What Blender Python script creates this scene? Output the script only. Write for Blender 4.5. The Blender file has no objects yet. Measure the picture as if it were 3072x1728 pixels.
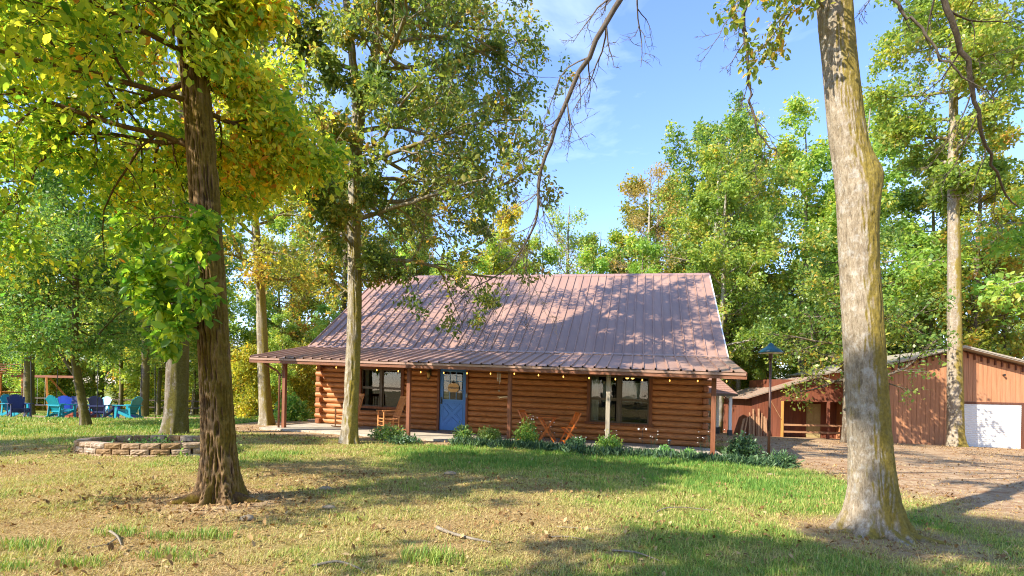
import bpy, math, random
import numpy as np
from mathutils import Vector, Matrix

sc = bpy.context.scene
COL = sc.collection
R = math.radians
PI = math.pi

# ---------------------------------------------------------------- camera, sky, sun, exposure
cam_d = bpy.data.cameras.new('camera')
cam = bpy.data.objects.new('camera', cam_d)
COL.objects.link(cam)
cam_d.sensor_width = 36.0
cam_d.lens = 18.957
cam_d.shift_x = 0.00212
cam_d.shift_y = 0.10137
cam_d.clip_start = 0.1
cam_d.clip_end = 3000
cam.matrix_world = Matrix.Translation((0, 0, 1.469)) @ Matrix.Rotation(R(90), 4, 'X') @ Matrix.Rotation(R(1.2), 4, 'Z')
sc.camera = cam

SUN_AZ = -124.8      # degrees clockwise from +Y
SUN_EL = 38.0
world = bpy.data.worlds.new('World')
sc.world = world
world.use_nodes = True
wn, wl = world.node_tree.nodes, world.node_tree.links
sky = wn.new('ShaderNodeTexSky')
sky.sky_type = 'NISHITA'
sky.sun_disc = False
sky.sun_elevation = R(SUN_EL)
sky.sun_rotation = R(SUN_AZ)
sky.altitude = 100
sky.air_density = 1.0
sky.dust_density = 0.1
sky.ozone_density = 3.5
# thin streaks of high cloud over the whole dome
wtc = wn.new('ShaderNodeTexCoord')
wmap = wn.new('ShaderNodeMapping')
wmap.inputs['Scale'].default_value = (1.3, 1.0, 4.2)
wmap.inputs['Rotation'].default_value = (0.2, 0.25, 0.4)
wno = wn.new('ShaderNodeTexNoise')
wno.inputs['Scale'].default_value = 1.7
wno.inputs['Detail'].default_value = 7
wno.inputs['Roughness'].default_value = 0.55
wno.inputs['Distortion'].default_value = 0.6
wcr = wn.new('ShaderNodeValToRGB')
wcr.color_ramp.elements[0].position = 0.5
wcr.color_ramp.elements[0].color = (0, 0, 0, 1)
wcr.color_ramp.elements[1].position = 0.8
wcr.color_ramp.elements[1].color = (0.4, 0.4, 0.4, 1)
wmix = wn.new('ShaderNodeMixRGB')
wmix.inputs['Color2'].default_value = (5.5, 6.2, 7.0, 1)
wl.new(wtc.outputs['Generated'], wmap.inputs['Vector'])
wl.new(wmap.outputs['Vector'], wno.inputs['Vector'])
wl.new(wno.outputs['Fac'], wcr.inputs['Fac'])
wl.new(wcr.outputs['Color'], wmix.inputs['Fac'])
wsat = wn.new('ShaderNodeHueSaturation')
wsat.inputs['Saturation'].default_value = 1.08
wsat.inputs['Value'].default_value = 0.95
wl.new(sky.outputs['Color'], wsat.inputs['Color'])
wtint = wn.new('ShaderNodeMixRGB')
wtint.blend_type = 'MULTIPLY'
wtint.inputs['Fac'].default_value = 1.0
wtint.inputs['Color2'].default_value = (1.06, 0.93, 1.03, 1)
wl.new(wsat.outputs['Color'], wtint.inputs['Color1'])
wl.new(wtint.outputs['Color'], wmix.inputs['Color1'])
wl.new(wmix.outputs['Color'], wn['Background'].inputs['Color'])
wn['Background'].inputs['Strength'].default_value = 0.13

sun_d = bpy.data.lights.new('sun', 'SUN')
sun_d.energy = 3.0
sun_d.angle = R(0.55)
sun_d.color = (1.0, 0.94, 0.84)
sun = bpy.data.objects.new('sun', sun_d)
COL.objects.link(sun)
_sd = Vector((math.sin(R(SUN_AZ)) * math.cos(R(SUN_EL)), math.cos(R(SUN_AZ)) * math.cos(R(SUN_EL)), math.sin(R(SUN_EL))))
sun.rotation_euler = _sd.to_track_quat('Z', 'Y').to_euler()
sun.location = (-20, -14, 25)

sc.view_settings.view_transform = 'Standard'
sc.view_settings.look = 'None'
sc.view_settings.exposure = 1.85
sc.view_settings.gamma = 1.0
sc.view_settings.use_curve_mapping = False
sc.render.engine = 'CYCLES'
sc.cycles.max_bounces = 8
sc.cycles.diffuse_bounces = 4
sc.cycles.transparent_max_bounces = 12
sc.cycles.use_denoising = True
sc.cycles.denoiser = 'OPENIMAGEDENOISE'
sc.cycles.denoising_prefilter = 'NONE'
sc.cycles.denoising_input_passes = 'RGB_ALBEDO_NORMAL'
sc.cycles.use_adaptive_sampling = False
sc.cycles.filter_width = 1.1
sc.cycles.sample_clamp_indirect = 2.5
sc.cycles.caustics_reflective = False
sc.cycles.caustics_refractive = False

# ---------------------------------------------------------------- small tools
def lin(r, g, b):
    def c(v):
        v /= 255.0
        return v / 12.92 if v <= 0.04045 else ((v + 0.055) / 1.055) ** 2.4
    return (c(r), c(g), c(b), 1.0)

def _hash(ix, iy, iz, seed):
    h = (ix * 374761393 + iy * 668265263 + iz * 1440662683 + seed * 974711 + 12345) & 0xFFFFFFFF
    h = ((h ^ (h >> 13)) * 1274126177) & 0xFFFFFFFF
    h = (h ^ (h >> 16)) & 0xFFFF
    return h / 65535.0

def vnoise(x, y, z=0.0, seed=0):
    x, y, z = np.broadcast_arrays(np.asarray(x, float), np.asarray(y, float), np.asarray(z, float))
    ix, iy, iz = (np.floor(v).astype(np.int64) for v in (x, y, z))
    fx, fy, fz = x - ix, y - iy, z - iz
    fx, fy, fz = (v * v * (3 - 2 * v) for v in (fx, fy, fz))
    def c(a, b, d): return _hash(ix + a, iy + b, iz + d, seed)
    def lp(a, b, t): return a + (b - a) * t
    return lp(lp(lp(c(0,0,0), c(1,0,0), fx), lp(c(0,1,0), c(1,1,0), fx), fy),
              lp(lp(c(0,0,1), c(1,0,1), fx), lp(c(0,1,1), c(1,1,1), fx), fy), fz)

def fbm(x, y, z=0.0, seed=0, octv=3):
    t, a, n = 0.0, 0.5, 0.0
    for k in range(octv):
        t = t + a * vnoise(np.asarray(x) * 2 ** k, np.asarray(y) * 2 ** k, np.asarray(z) * 2 ** k, seed + k)
        n += a
        a *= 0.5
    return t / n

def sstep(a, b, x):
    t = np.clip((np.asarray(x, float) - a) / (b - a), 0, 1)
    return t * t * (3 - 2 * t)

SH = 0.02293          # the whole site falls gently to the east
def gz(x, y):
    """height of the ground"""
    x = np.asarray(x, float); y = np.asarray(y, float)
    z = -SH * np.clip(x, -7, 45)
    z = np.where(x < -7, SH * 7 * (1 - sstep(0, 13, -7 - x)), z)
    z = z - 0.034 * np.clip(y - 21, 0, 30)
    near = 1 - sstep(9, 16, y)
    z = z + near * 0.05 * (fbm(x * 0.8, y * 0.8, 0, 5) - 0.5) + near * 0.02 * (fbm(x * 3.1, y * 3.1, 0, 9) - 0.5)
    return z
def gzf(x, y): return float(gz(x, y))

# ---------------------------------------------------------------- materials
class NT:
    def __init__(s, name):
        s.m = bpy.data.materials.new(name)
        s.m.use_nodes = True
        s.n = s.m.node_tree.nodes
        s.l = s.m.node_tree.links
        s.b = s.n['Principled BSDF']
        s.out = s.n['Material Output']
    def add(s, t, **kw):
        n = s.n.new(t)
        for k, v in kw.items():
            if k in n.inputs: n.inputs[k].default_value = v
            else: setattr(n, k, v)
        return n
    def link(s, a, b): s.l.new(a, b)
    def coord(s, scale=(1, 1, 1), kind='Object', rot=(0, 0, 0)):
        tc = s.add('ShaderNodeTexCoord'); mp = s.add('ShaderNodeMapping')
        mp.inputs['Scale'].default_value = scale
        mp.inputs['Rotation'].default_value = rot
        s.link(tc.outputs[kind], mp.inputs['Vector'])
        return mp.outputs['Vector']
    def pos(s, scale=(1, 1, 1)):
        g = s.add('ShaderNodeNewGeometry'); mp = s.add('ShaderNodeMapping')
        mp.inputs['Scale'].default_value = scale
        s.link(g.outputs['Position'], mp.inputs['Vector'])
        return mp.outputs['Vector']
    def noise(s, vec, scale, detail=4, rough=0.55, dist=0.0):
        n = s.add('ShaderNodeTexNoise')
        n.inputs['Scale'].default_value = scale; n.inputs['Detail'].default_value = detail
        n.inputs['Roughness'].default_value = rough; n.inputs['Distortion'].default_value = dist
        if vec is not None: s.link(vec, n.inputs['Vector'])
        return n.outputs['Fac']
    def ramp(s, fac, stops):
        r = s.add('ShaderNodeValToRGB'); e = r.color_ramp.elements
        while len(e) < len(stops): e.new(0.5)
        for q, (p, c) in zip(e, stops):
            q.position = p; q.color = c if len(c) == 4 else (*c, 1)
        s.link(fac, r.inputs['Fac'])
        return r.outputs['Color']
    def mix(s, fac, a, b, mode='MIX'):
        n = s.add('ShaderNodeMixRGB'); n.blend_type = mode
        for k, v in (('Fac', fac), ('Color1', a), ('Color2', b)):
            if isinstance(v, (int, float)): n.inputs[k].default_value = v
            elif isinstance(v, tuple): n.inputs[k].default_value = v
            else: s.link(v, n.inputs[k])
        return n.outputs['Color']
    def math(s, op, a, b=0.0, clamp=False):
        n = s.add('ShaderNodeMath'); n.operation = op; n.use_clamp = clamp
        for i, v in enumerate((a, b)):
            if isinstance(v, (int, float)): n.inputs[i].default_value = v
            else: s.link(v, n.inputs[i])
        return n.outputs[0]
    def bump(s, h, strength=0.3, dist=0.02):
        n = s.add('ShaderNodeBump'); n.inputs['Strength'].default_value = strength; n.inputs['Distance'].default_value = dist
        s.link(h, n.inputs['Height']); s.link(n.outputs['Normal'], s.b.inputs['Normal'])
    def objrand(s):
        return s.add('ShaderNodeObjectInfo').outputs['Random']
    def attr(s, name):
        n = s.add('ShaderNodeAttribute'); n.attribute_name = name
        return n.outputs['Fac']
    def base(s, c, rough=0.6, spec=0.4, metal=0.0):
        if isinstance(c, tuple): s.b.inputs['Base Color'].default_value = c
        else: s.link(c, s.b.inputs['Base Color'])
        s.b.inputs['Roughness'].default_value = rough
        s.b.inputs['Specular IOR Level'].default_value = spec
        s.b.inputs['Metallic'].default_value = metal
        return s.m

def mat_wood(name, dark, light, scale=6.0, axis='x', rough=0.6, vary=0.25, spec=0.3):
    t = NT(name)
    sc_ = {'x': (0.25, 3, 3), 'y': (3, 0.25, 3), 'z': (3, 3, 0.25)}[axis]
    v = t.coord(sc_)
    n1 = t.noise(v, scale, 6, 0.65, 0.4)
    c = t.ramp(n1, [(0.3, dark), (0.7, light)])
    f = t.math('ADD', t.math('MULTIPLY', t.objrand(), vary), 1 - vary * 0.6)
    m = t.mix(1.0, c, (1, 1, 1, 1), 'MULTIPLY')
    ck = t.noise(t.coord(tuple(k * (0.12 if k < 1 else 2.2) for k in sc_)), scale, 3, 0.5, 0.2)
    c = t.mix(t.math('MULTIPLY', t.ramp(ck, [(0.60, (0, 0, 0)), (0.68, (1, 1, 1))]), 0.45), c, tuple(k * 0.45 for k in dark[:3]) + (1,))
    st = t.noise(t.pos((0.9, 0.9, 0.5)), 1.1, 5, 0.6)
    c = t.mix(t.ramp(st, [(0.4, (0, 0, 0)), (0.75, (0.35, 0.35, 0.35))]), c, tuple(k * 0.6 + 0.05 for k in light[:3]) + (1,))
    hsv = t.add('ShaderNodeHueSaturation'); t.link(c, hsv.inputs['Color']); t.link(f, hsv.inputs['Value'])
    t.bump(n1, 0.35, 0.004)
    return t.base(hsv.outputs['Color'], rough, spec)

def mat_plain(name, col, rough=0.5, spec=0.4, metal=0.0, var=0.12, scale=8.0):
    t = NT(name)
    n = t.noise(t.coord(), scale, 5, 0.6)
    a = tuple(max(0, c * (1 - var)) for c in col[:3]) + (1,)
    b = tuple(min(1, c * (1 + var)) for c in col[:3]) + (1,)
    return t.base(t.ramp(n, [(0.3, a), (0.7, b)]), rough, spec, metal)

def mat_emit(name, col, strength):
    t = NT(name)
    t.b.inputs['Emission Color'].default_value = col
    t.b.inputs['Emission Strength'].default_value = strength
    t.m.cycles.emission_sampling = 'NONE'
    return t.base(col, 0.4)

def mat_leaf(name, stops, trans=0.42, tboost=1.5, rough=0.5, objvar=0.05, spec=0.35):
    t = NT(name)
    r = t.attr('rnd')
    c = t.ramp(r, stops)
    hsv = t.add('ShaderNodeHueSaturation'); t.link(c, hsv.inputs['Color'])
    o = t.objrand()
    t.link(t.math('ADD', t.math('MULTIPLY', o, objvar), 0.5 - objvar / 2), hsv.inputs['Hue'])
    t.link(t.math('ADD', t.math('MULTIPLY', o, 0.3), 0.85), hsv.inputs['Value'])
    col = hsv.outputs['Color']
    t.base(col, rough, spec)
    tr = t.add('ShaderNodeBsdfTranslucent')
    t.link(t.mix(1.0, col, (tboost * 1.0, tboost * 0.88, tboost * 0.5, 1), 'MULTIPLY'), tr.inputs['Color'])
    ms = t.add('ShaderNodeMixShader'); ms.inputs['Fac'].default_value = trans
    t.link(t.b.outputs[0], ms.inputs[1]); t.link(tr.outputs[0], ms.inputs[2]); t.link(ms.outputs[0], t.out.inputs['Surface'])
    return t.m

def mat_bark(name, dark, mid, light, moss=None, moss_amt=0.5, moss_dir=(0.9, -0.3, 0.0), vs=(9, 9, 1.6), lichen=0.0, hw=0.5, bstr=0.6):
    t = NT(name)
    v = t.pos(vs)
    n1 = t.noise(v, 1.6, 8, 0.7, 0.5)
    n2 = t.noise(t.pos((3, 3, 2)), 1.4, 5, 0.6)
    hgt = t.attr('hgt')
    n4 = t.noise(t.pos((vs[0] * 4, vs[1] * 4, vs[2] * 5)), 1.3, 6, 0.75, 0.3)
    f = t.math('ADD', t.math('ADD', t.math('MULTIPLY', n1, 0.95 - hw), t.math('MULTIPLY', hgt, hw)), t.math('MULTIPLY', t.math('SUBTRACT', n4, 0.5), 0.95), True)
    c = t.ramp(f, [(0.22, dark), (0.5, mid), (0.8, light)])
    c = t.mix(t.math('MULTIPLY', n2, 0.5), c, mid, 'MIX')
    if lichen:
        ln = t.noise(t.pos((6, 6, 6)), 1.5, 6, 0.7)
        c = t.mix(t.math('MULTIPLY', t.ramp(ln, [(0.52, (0, 0, 0)), (0.62, (1, 1, 1))]), lichen), c, lin(206, 204, 196))
    if moss:
        g = t.add('ShaderNodeNewGeometry')
        d = t.add('ShaderNodeVectorMath'); d.operation = 'DOT_PRODUCT'
        t.link(g.outputs['Normal'], d.inputs[0]); d.inputs[1].default_value = moss_dir
        mn = t.noise(t.pos((2.2, 2.2, 0.7)), 1.6, 5, 0.7)
        mk = t.math('ADD', t.math('MULTIPLY', d.outputs['Value'], 0.42), t.math('MULTIPLY', mn, 1.5))
        mk = t.ramp(t.math('ADD', mk, moss_amt - 1.0), [(0.34, (0, 0, 0)), (0.52, (1, 1, 1))])
        mc = t.ramp(t.noise(t.pos((14, 14, 14)), 2.0, 4), [(0.3, moss), (0.7, tuple(min(1, k * 1.9) for k in moss[:3]) + (1,))])
        c = t.mix(t.math('MULTIPLY', mk, 0.85), c, mc)
    t.bump(t.math('ADD', n1, n4), bstr, 0.014)
    return t.base(c, 0.9, 0.12)

# ---------------------------------------------------------------- mesh builder and scene tree
class MB:
    def __init__(s): s.v = []; s.f = []; s.mi = []; s.cur = 0
    def add(s, vs, fs):
        o = len(s.v); s.v.extend([tuple(p) for p in vs]); s.f.extend([tuple(i + o for i in q) for q in fs]); s.mi.extend([s.cur] * len(fs))
        return s
    def box(s, x0, x1, y0, y1, z0, z1):
        return s.add([(x0,y0,z0),(x1,y0,z0),(x1,y1,z0),(x0,y1,z0),(x0,y0,z1),(x1,y0,z1),(x1,y1,z1),(x0,y1,z1)],
                     [(0,3,2,1),(4,5,6,7),(0,1,5,4),(1,2,6,5),(2,3,7,6),(3,0,4,7)])
    def cbox(s, x0, x1, y0, y1, z0, z1, c=0.006):
        """box with chamfered vertical and horizontal edges (a convex hull of 24 points)"""
        P = []
        for (sx, X) in ((1, x0), (-1, x1)):
            for (sy, Y) in ((1, y0), (-1, y1)):
                for (sz, Z) in ((1, z0), (-1, z1)):
                    P += [(X, Y + sy*c, Z + sz*c), (X + sx*c, Y, Z + sz*c), (X + sx*c, Y + sy*c, Z)]
        def I(i, j, k, a): return (i*4 + j*2 + k) * 3 + a
        F = [(I(0,0,0,0),I(0,0,1,0),I(0,1,1,0),I(0,1,0,0)), (I(1,0,0,0),I(1,1,0,0),I(1,1,1,0),I(1,0,1,0)),
             (I(0,0,0,1),I(1,0,0,1),I(1,0,1,1),I(0,0,1,1)), (I(0,1,0,1),I(0,1,1,1),I(1,1,1,1),I(1,1,0,1)),
             (I(0,0,0,2),I(0,1,0,2),I(1,1,0,2),I(1,0,0,2)), (I(0,0,1,2),I(1,0,1,2),I(1,1,1,2),I(0,1,1,2))]
        for a in (0, 1):
            for b in (0, 1):
                F += [(I(a,b,0,0),I(a,b,1,0),I(a,b,1,1),I(a,b,0,1)), (I(a,0,b,0),I(a,1,b,0),I(a,1,b,2),I(a,0,b,2)), (I(0,a,b,1),I(1,a,b,1),I(1,a,b,2),I(0,a,b,2))]
                for k in (0, 1): F.append((I(a,b,k,0),I(a,b,k,1),I(a,b,k,2)))
        return s.add(P, F)
    def beam(s, p, q, w, h, up=(0, 0, 1)):
        p, q, up = Vector(p), Vector(q), Vector(up)
        d = (q - p).normalized(); a = d.cross(up)
        if a.length < 1e-4: a = d.cross(Vector((1, 0, 0)))
        a.normalize(); b = a.cross(d).normalized()
        a *= w / 2; b *= h / 2
        V = [p-a-b, p+a-b, p+a+b, p-a+b, q-a-b, q+a-b, q+a+b, q-a+b]
        return s.add(V, [(0,1,2,3),(7,6,5,4),(0,4,5,1),(1,5,6,2),(2,6,7,3),(3,7,4,0)])
    def tube(s, pts, rad, n=8, cap=True):
        pts = [Vector(p) for p in pts]
        if isinstance(rad, (int, float)): rad = [rad] * len(pts)
        rings = []; a = None
        for i, p in enumerate(pts):
            d = (pts[min(i+1, len(pts)-1)] - pts[max(i-1, 0)]).normalized()
            if a is None:
                a = d.cross(Vector((0, 0, 1)))
                if a.length < 1e-3: a = d.cross(Vector((1, 0, 0)))
            a = (a - d * a.dot(d)).normalized(); b = d.cross(a)
            rings.append([p + (a * math.cos(2*PI*k/n) + b * math.sin(2*PI*k/n)) * rad[i] for k in range(n)])
        V = [v for r in rings for v in r]; F = []
        for i in range(len(pts) - 1):
            for k in range(n):
                F.append((i*n+k, i*n+(k+1)%n, (i+1)*n+(k+1)%n, (i+1)*n+k))
        if cap:
            F.append(tuple(range(n))[::-1]); F.append(tuple((len(pts)-1)*n + k for k in range(n)))
        return s.add(V, F)
    def lathe(s, prof, n=16, c=(0, 0, 0)):
        V = []; F = []
        for (r, z) in prof:
            for k in range(n): V.append((c[0] + r*math.cos(2*PI*k/n), c[1] + r*math.sin(2*PI*k/n), c[2] + z))
        for i in range(len(prof) - 1):
            for k in range(n): F.append((i*n+k, i*n+(k+1)%n, (i+1)*n+(k+1)%n, (i+1)*n+k))
        F.append(tuple(range(n))[::-1]); F.append(tuple((len(prof)-1)*n + k for k in range(n)))
        return s.add(V, F)
    def extr(s, prof, fn0, fn1):
        """closed profile [(a,b)] swept between two mapping functions"""
        n = len(prof)
        V = [fn0(*p) for p in prof] + [fn1(*p) for p in prof]
        F = [(k, (k+1) % n, n + (k+1) % n, n + k) for k in range(n)] + [tuple(range(n))[::-1], tuple(range(n, 2*n))]
        return s.add(V, F)
    def mesh(s, name, mats, xf=None, smooth=False):
        v = s.v if xf is None else [xf(*p) for p in s.v]
        me = bpy.data.meshes.new(name)
        me.from_pydata(v, [], s.f)
        if not isinstance(mats, (list, tuple)): mats = [mats]
        for m in mats: me.materials.append(m)
        if len(mats) > 1: me.polygons.foreach_set('material_index', s.mi)
        if smooth: me.polygons.foreach_set('use_smooth', [True] * len(s.f))
        me.update()
        return me
    def build(s, name, mats, parent=None, xf=None, smooth=False, loc=None):
        return link(name, s.mesh(name, mats, xf, smooth), parent, loc)

def link(name, me, parent=None, loc=None, rot=None):
    o = bpy.data.objects.new(name, me); COL.objects.link(o)
    if parent is not None: o.parent = parent
    if loc is not None: o.location = loc
    if rot is not None: o.rotation_euler = rot
    return o

def tag(o, label=None, cat=None, group=None, kind=None):
    if label: o['label'] = label
    if cat: o['category'] = cat
    if group: o['group'] = group
    if kind: o['kind'] = kind
    return o

def thing(name, label, cat, loc=(0, 0, 0), rz=0.0, group=None):
    o = bpy.data.objects.new(name, None); COL.objects.link(o)
    o.location = loc; o.rotation_euler = (0, 0, rz); o.empty_display_size = 0.2
    return tag(o, label, cat, group)

def copy_tree(o, parent=None):
    c = o.copy(); COL.objects.link(c); c.parent = parent
    for ch in list(o.children): copy_tree(ch, c)
    return c

def np_mesh(name, V, F, mats, attrs=None, smooth=False):
    """V (n,3), F list of (m,k) int arrays with constant k"""
    me = bpy.data.meshes.new(name)
    V = np.ascontiguousarray(V, np.float32)
    if not isinstance(F, list): F = [F]
    me.vertices.add(len(V)); me.vertices.foreach_set('co', V.ravel())
    loops = np.concatenate([f.ravel() for f in F]).astype(np.int32)
    tot = np.concatenate([np.full(len(f), f.shape[1], np.int32) for f in F])
    st = np.concatenate([[0], np.cumsum(tot)[:-1]]).astype(np.int32)
    me.loops.add(len(loops)); me.loops.foreach_set('vertex_index', loops)
    me.polygons.add(len(tot)); me.polygons.foreach_set('loop_start', st); me.polygons.foreach_set('loop_total', tot)
    if smooth: me.polygons.foreach_set('use_smooth', np.ones(len(tot), bool))
    if not isinstance(mats, (list, tuple)): mats = [mats]
    for m in mats: me.materials.append(m)
    for k, a in (attrs or {}).items():
        at = me.attributes.new(k, 'FLOAT', 'POINT'); at.data.foreach_set('value', np.ascontiguousarray(a, np.float32))
    me.update(calc_edges=True)
    return me

# ---------------------------------------------------------------- what covers the ground: how green, how bare, how littered
HX, HY, HA = 5.179, 13.691, R(13.783)
CA, SA = math.cos(HA), math.sin(HA)
def to_house(x, y):
    dx, dy = np.asarray(x, float) - HX, np.asarray(y, float) - HY
    return dx * CA - dy * SA, dx * SA + dy * CA

def cover(x, y):
    """green (0 dry .. 1 lush) and bare earth (0..1) at ground points"""
    x = np.asarray(x, float); y = np.asarray(y, float)
    n1 = fbm(x * 0.55, y * 0.55, 0, 21, 4); n2 = fbm(x * 1.9, y * 1.9, 0, 33, 3); n3 = fbm(x * 0.22, y * 0.3, 0, 57, 2)
    u, v = to_house(x, y)
    g = 0.24 + 0 * x
    strip = sstep(-7.0, -3.6, v) * (1 - sstep(-0.9, -0.5, v)) * sstep(-8.6, -6.4, u)
    g = np.maximum(g, 0.82 * strip)
    g = np.maximum(g, 0.62 * sstep(-0.6, 1.6, x) * (1 - sstep(5.2, 7.2, x - 0.12 * (y - 6))))
    g = np.maximum(g, 0.80 * sstep(-6.0, -8.5, x) * sstep(9.5, 12.5, y))
    g = np.maximum(g, 0.45 * sstep(-3.4, -4.6, x) * sstep(7.0, 9.0, y))
    g = g + (n1 - 0.5) * 0.75 + (n2 - 0.5) * 0.5 + (n3 - .5) * 0.3
    dirt = sstep(5.6, 7.6, x - 0.10 * (y - 8) + (n1 - 0.5) * 2.5) * sstep(5.5, 8.5, y)
    dirt = np.maximum(dirt, sstep(0.9, 0.55, np.hypot(x + 3.49, y - 6.56)) * 0.8)
    dirt = np.maximum(dirt, sstep(1.3, 0.7, np.hypot((x - 4.33), y - 6.2)) * 0.6)
    dirt = np.maximum(dirt, sstep(-1.8, -1.0, v) * (1 - sstep(-6.8, -6.2, u)) * (x > -9.5) * 0.9)
    dirt = np.maximum(dirt, sstep(2.7, 2.2, np.hypot((x + 18.0) * 0.45, y - 25.5)) )
    g = g * (1 - 0.9 * dirt)
    return np.clip(g, 0, 1), np.clip(dirt, 0, 1)

# ground: one sheet to the horizon, fine close to the lawn
tg = NT('lawn_soil')
_g, _d = tg.attr('green'), tg.attr('dirt')
_n1 = tg.noise(tg.pos(), 9.0, 8, 0.75)
_n2 = tg.noise(tg.pos(), 38.0, 5, 0.7)
_n3 = tg.noise(tg.pos(), 1.3, 5, 0.6)
_dry = tg.ramp(_n2, [(0.3, lin(84, 64, 38)), (0.5, lin(160, 132, 84)), (0.7, lin(206, 182, 130))])
_grn = tg.ramp(_n2, [(0.3, lin(60, 70, 26)), (0.5, lin(120, 126, 52)), (0.7, lin(174, 168, 92))])
_soil = tg.ramp(_n1, [(0.3, lin(132, 106, 78)), (0.5, lin(178, 150, 116)), (0.7, lin(210, 186, 150))])
_lit = tg.ramp(_n2, [(0.56, (0, 0, 0)), (0.66, (1, 1, 1))])
_c = tg.mix(tg.ramp(tg.math('ADD', _g, tg.math('MULTIPLY', tg.math('SUBTRACT', _n3, 0.5), 0.5)), [(0.15, (0, 0, 0)), (0.75, (1, 1, 1))]), _dry, _grn)
_soil = tg.mix(tg.ramp(tg.noise(tg.pos((1, 1.6, 1)), 2.3, 7, .7), [(.42, (0, 0, 0)), (.62, (.75, .75, .75))]), _soil, lin(140, 100, 68))
_c = tg.mix(_d, _c, _soil)
_c = tg.mix(tg.math('MULTIPLY', _lit, 0.45), _c, lin(134, 96, 58))
tg.bump(tg.math('ADD', _n1, _n2), 0.7, 0.03)
M_ground = tg.base(_c, 0.95, 0.1)

def build_ground():
    xs = np.concatenate([[-900, -500, -250, -140, -90], np.arange(-60, -14, 1.0), np.arange(-14, 14, 0.14), np.arange(14, 60, 1.0), [90, 140, 250, 500, 900]])
    ys = np.concatenate([[-300, -120, -50, -20, -8], np.arange(-2, 3, 0.5), np.arange(3, 17, 0.12), np.arange(17, 45, 0.6), np.arange(45, 80, 4), [95, 130, 200, 320, 550, 1000, 2000]])
    X, Y = np.meshgrid(xs, ys)
    V = np.stack([X, Y, gz(X, Y)], -1).reshape(-1, 3)
    g, d = cover(X.ravel(), Y.ravel())
    nx, ny = len(xs), len(ys)
    i = (np.arange(ny - 1)[:, None] * nx + np.arange(nx - 1)[None, :]).ravel()
    F = np.stack([i, i + 1, i + nx + 1, i + nx], -1)
    o = link('ground', np_mesh('ground', V, F, M_ground, {'green': g, 'dirt': d}, True))
    tag(o, kind='structure')
build_ground()

# ---------------------------------------------------------------- the log cabin
def hp(u, v, z):
    x = u * CA + v * SA; y = -u * SA + v * CA
    return (x, y, z - SH * (HX + x))
def hw(u, v, z):
    p = hp(u, v, z); return Vector((p[0] + HX, p[1] + HY, p[2]))
DU = Vector(hp(1, 0, 0)) - Vector(hp(0, 0, 0))

M_log = mat_wood('stained_log', lin(150, 92, 48), lin(210, 140, 82), 7.0, 'x', 0.5, 0.22, 0.35)
M_logend = mat_wood('log_end_grain', lin(118, 66, 36), lin(176, 112, 68), 9.0, 'z', 0.7, 0.2)
M_trim = mat_wood('stained_trim', lin(98, 54, 28), lin(146, 86, 46), 8.0, 'z', 0.55, 0.15)
M_post = mat_wood('stained_post', lin(104, 60, 38), lin(150, 94, 60), 8.0, 'z', 0.6, 0.15)
M_postgrey = mat_wood('weathered_post', lin(120, 108, 88), lin(186, 172, 146), 9.0, 'z', 0.8, 0.1)
M_fascia = mat_wood('fascia_board', lin(104, 66, 46), lin(150, 98, 68), 5.0, 'x', 0.5, 0.1)
M_soffit = mat_wood('porch_ceiling_board', lin(84, 50, 28), lin(122, 76, 44), 5.0, 'x', 0.7, 0.15)
M_dark = mat_plain('dark_room', (0.03, 0.025, 0.022, 1), 0.9, 0.1)
M_winframe = mat_plain('bronze_window_frame', lin(92, 78, 58), 0.45, 0.4)
M_white = mat_plain('white_paint', lin(232, 230, 222), 0.5, 0.4, 0, 0.04)
M_black = mat_plain('black_metal', (0.015, 0.015, 0.016, 1), 0.4, 0.5)
M_curtain = mat_plain('curtain_cloth', lin(214, 212, 204), 0.9, 0.1)
M_bluedoor = mat_plain('blue_door_paint', lin(64, 126, 204), 0.42, 0.45, 0, 0.06, 4)
M_bluetrim = mat_plain('pale_blue_glazing_bar', lin(112, 160, 214), 0.45, 0.4, 0, 0.05)

# painted ribbed steel, a little faded and streaked down the slope
tr_ = NT('brown_roof_steel')
_v = tr_.pos((1.4, 0.5, 0.5))
_a = tr_.noise(_v, 1.2, 4, 0.5)
_b = tr_.noise(tr_.pos((4, 0.35, 0.35)), 2.0, 5, 0.6)
_c = tr_.ramp(tr_.math('ADD', tr_.math('MULTIPLY', _a, 0.6), tr_.math('MULTIPLY', _b, 0.4)), [(0.3, lin(148, 114, 94)), (0.5, lin(158, 124, 103)), (0.7, lin(170, 136, 115))])
_h = tr_.add('ShaderNodeHueSaturation'); tr_.link(_c, _h.inputs['Color'])
tr_.link(tr_.math('ADD', tr_.math('MULTIPLY', tr_.objrand(), 0.12), 0.94), _h.inputs['Value'])
tr_.bump(_b, 0.08, 0.01)
M_roof = tr_.base(_h.outputs['Color'], 0.34, 0.6)
M_roofpale = mat_plain('faded_ridge_steel', lin(150, 118, 108), 0.45, 0.5)

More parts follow.
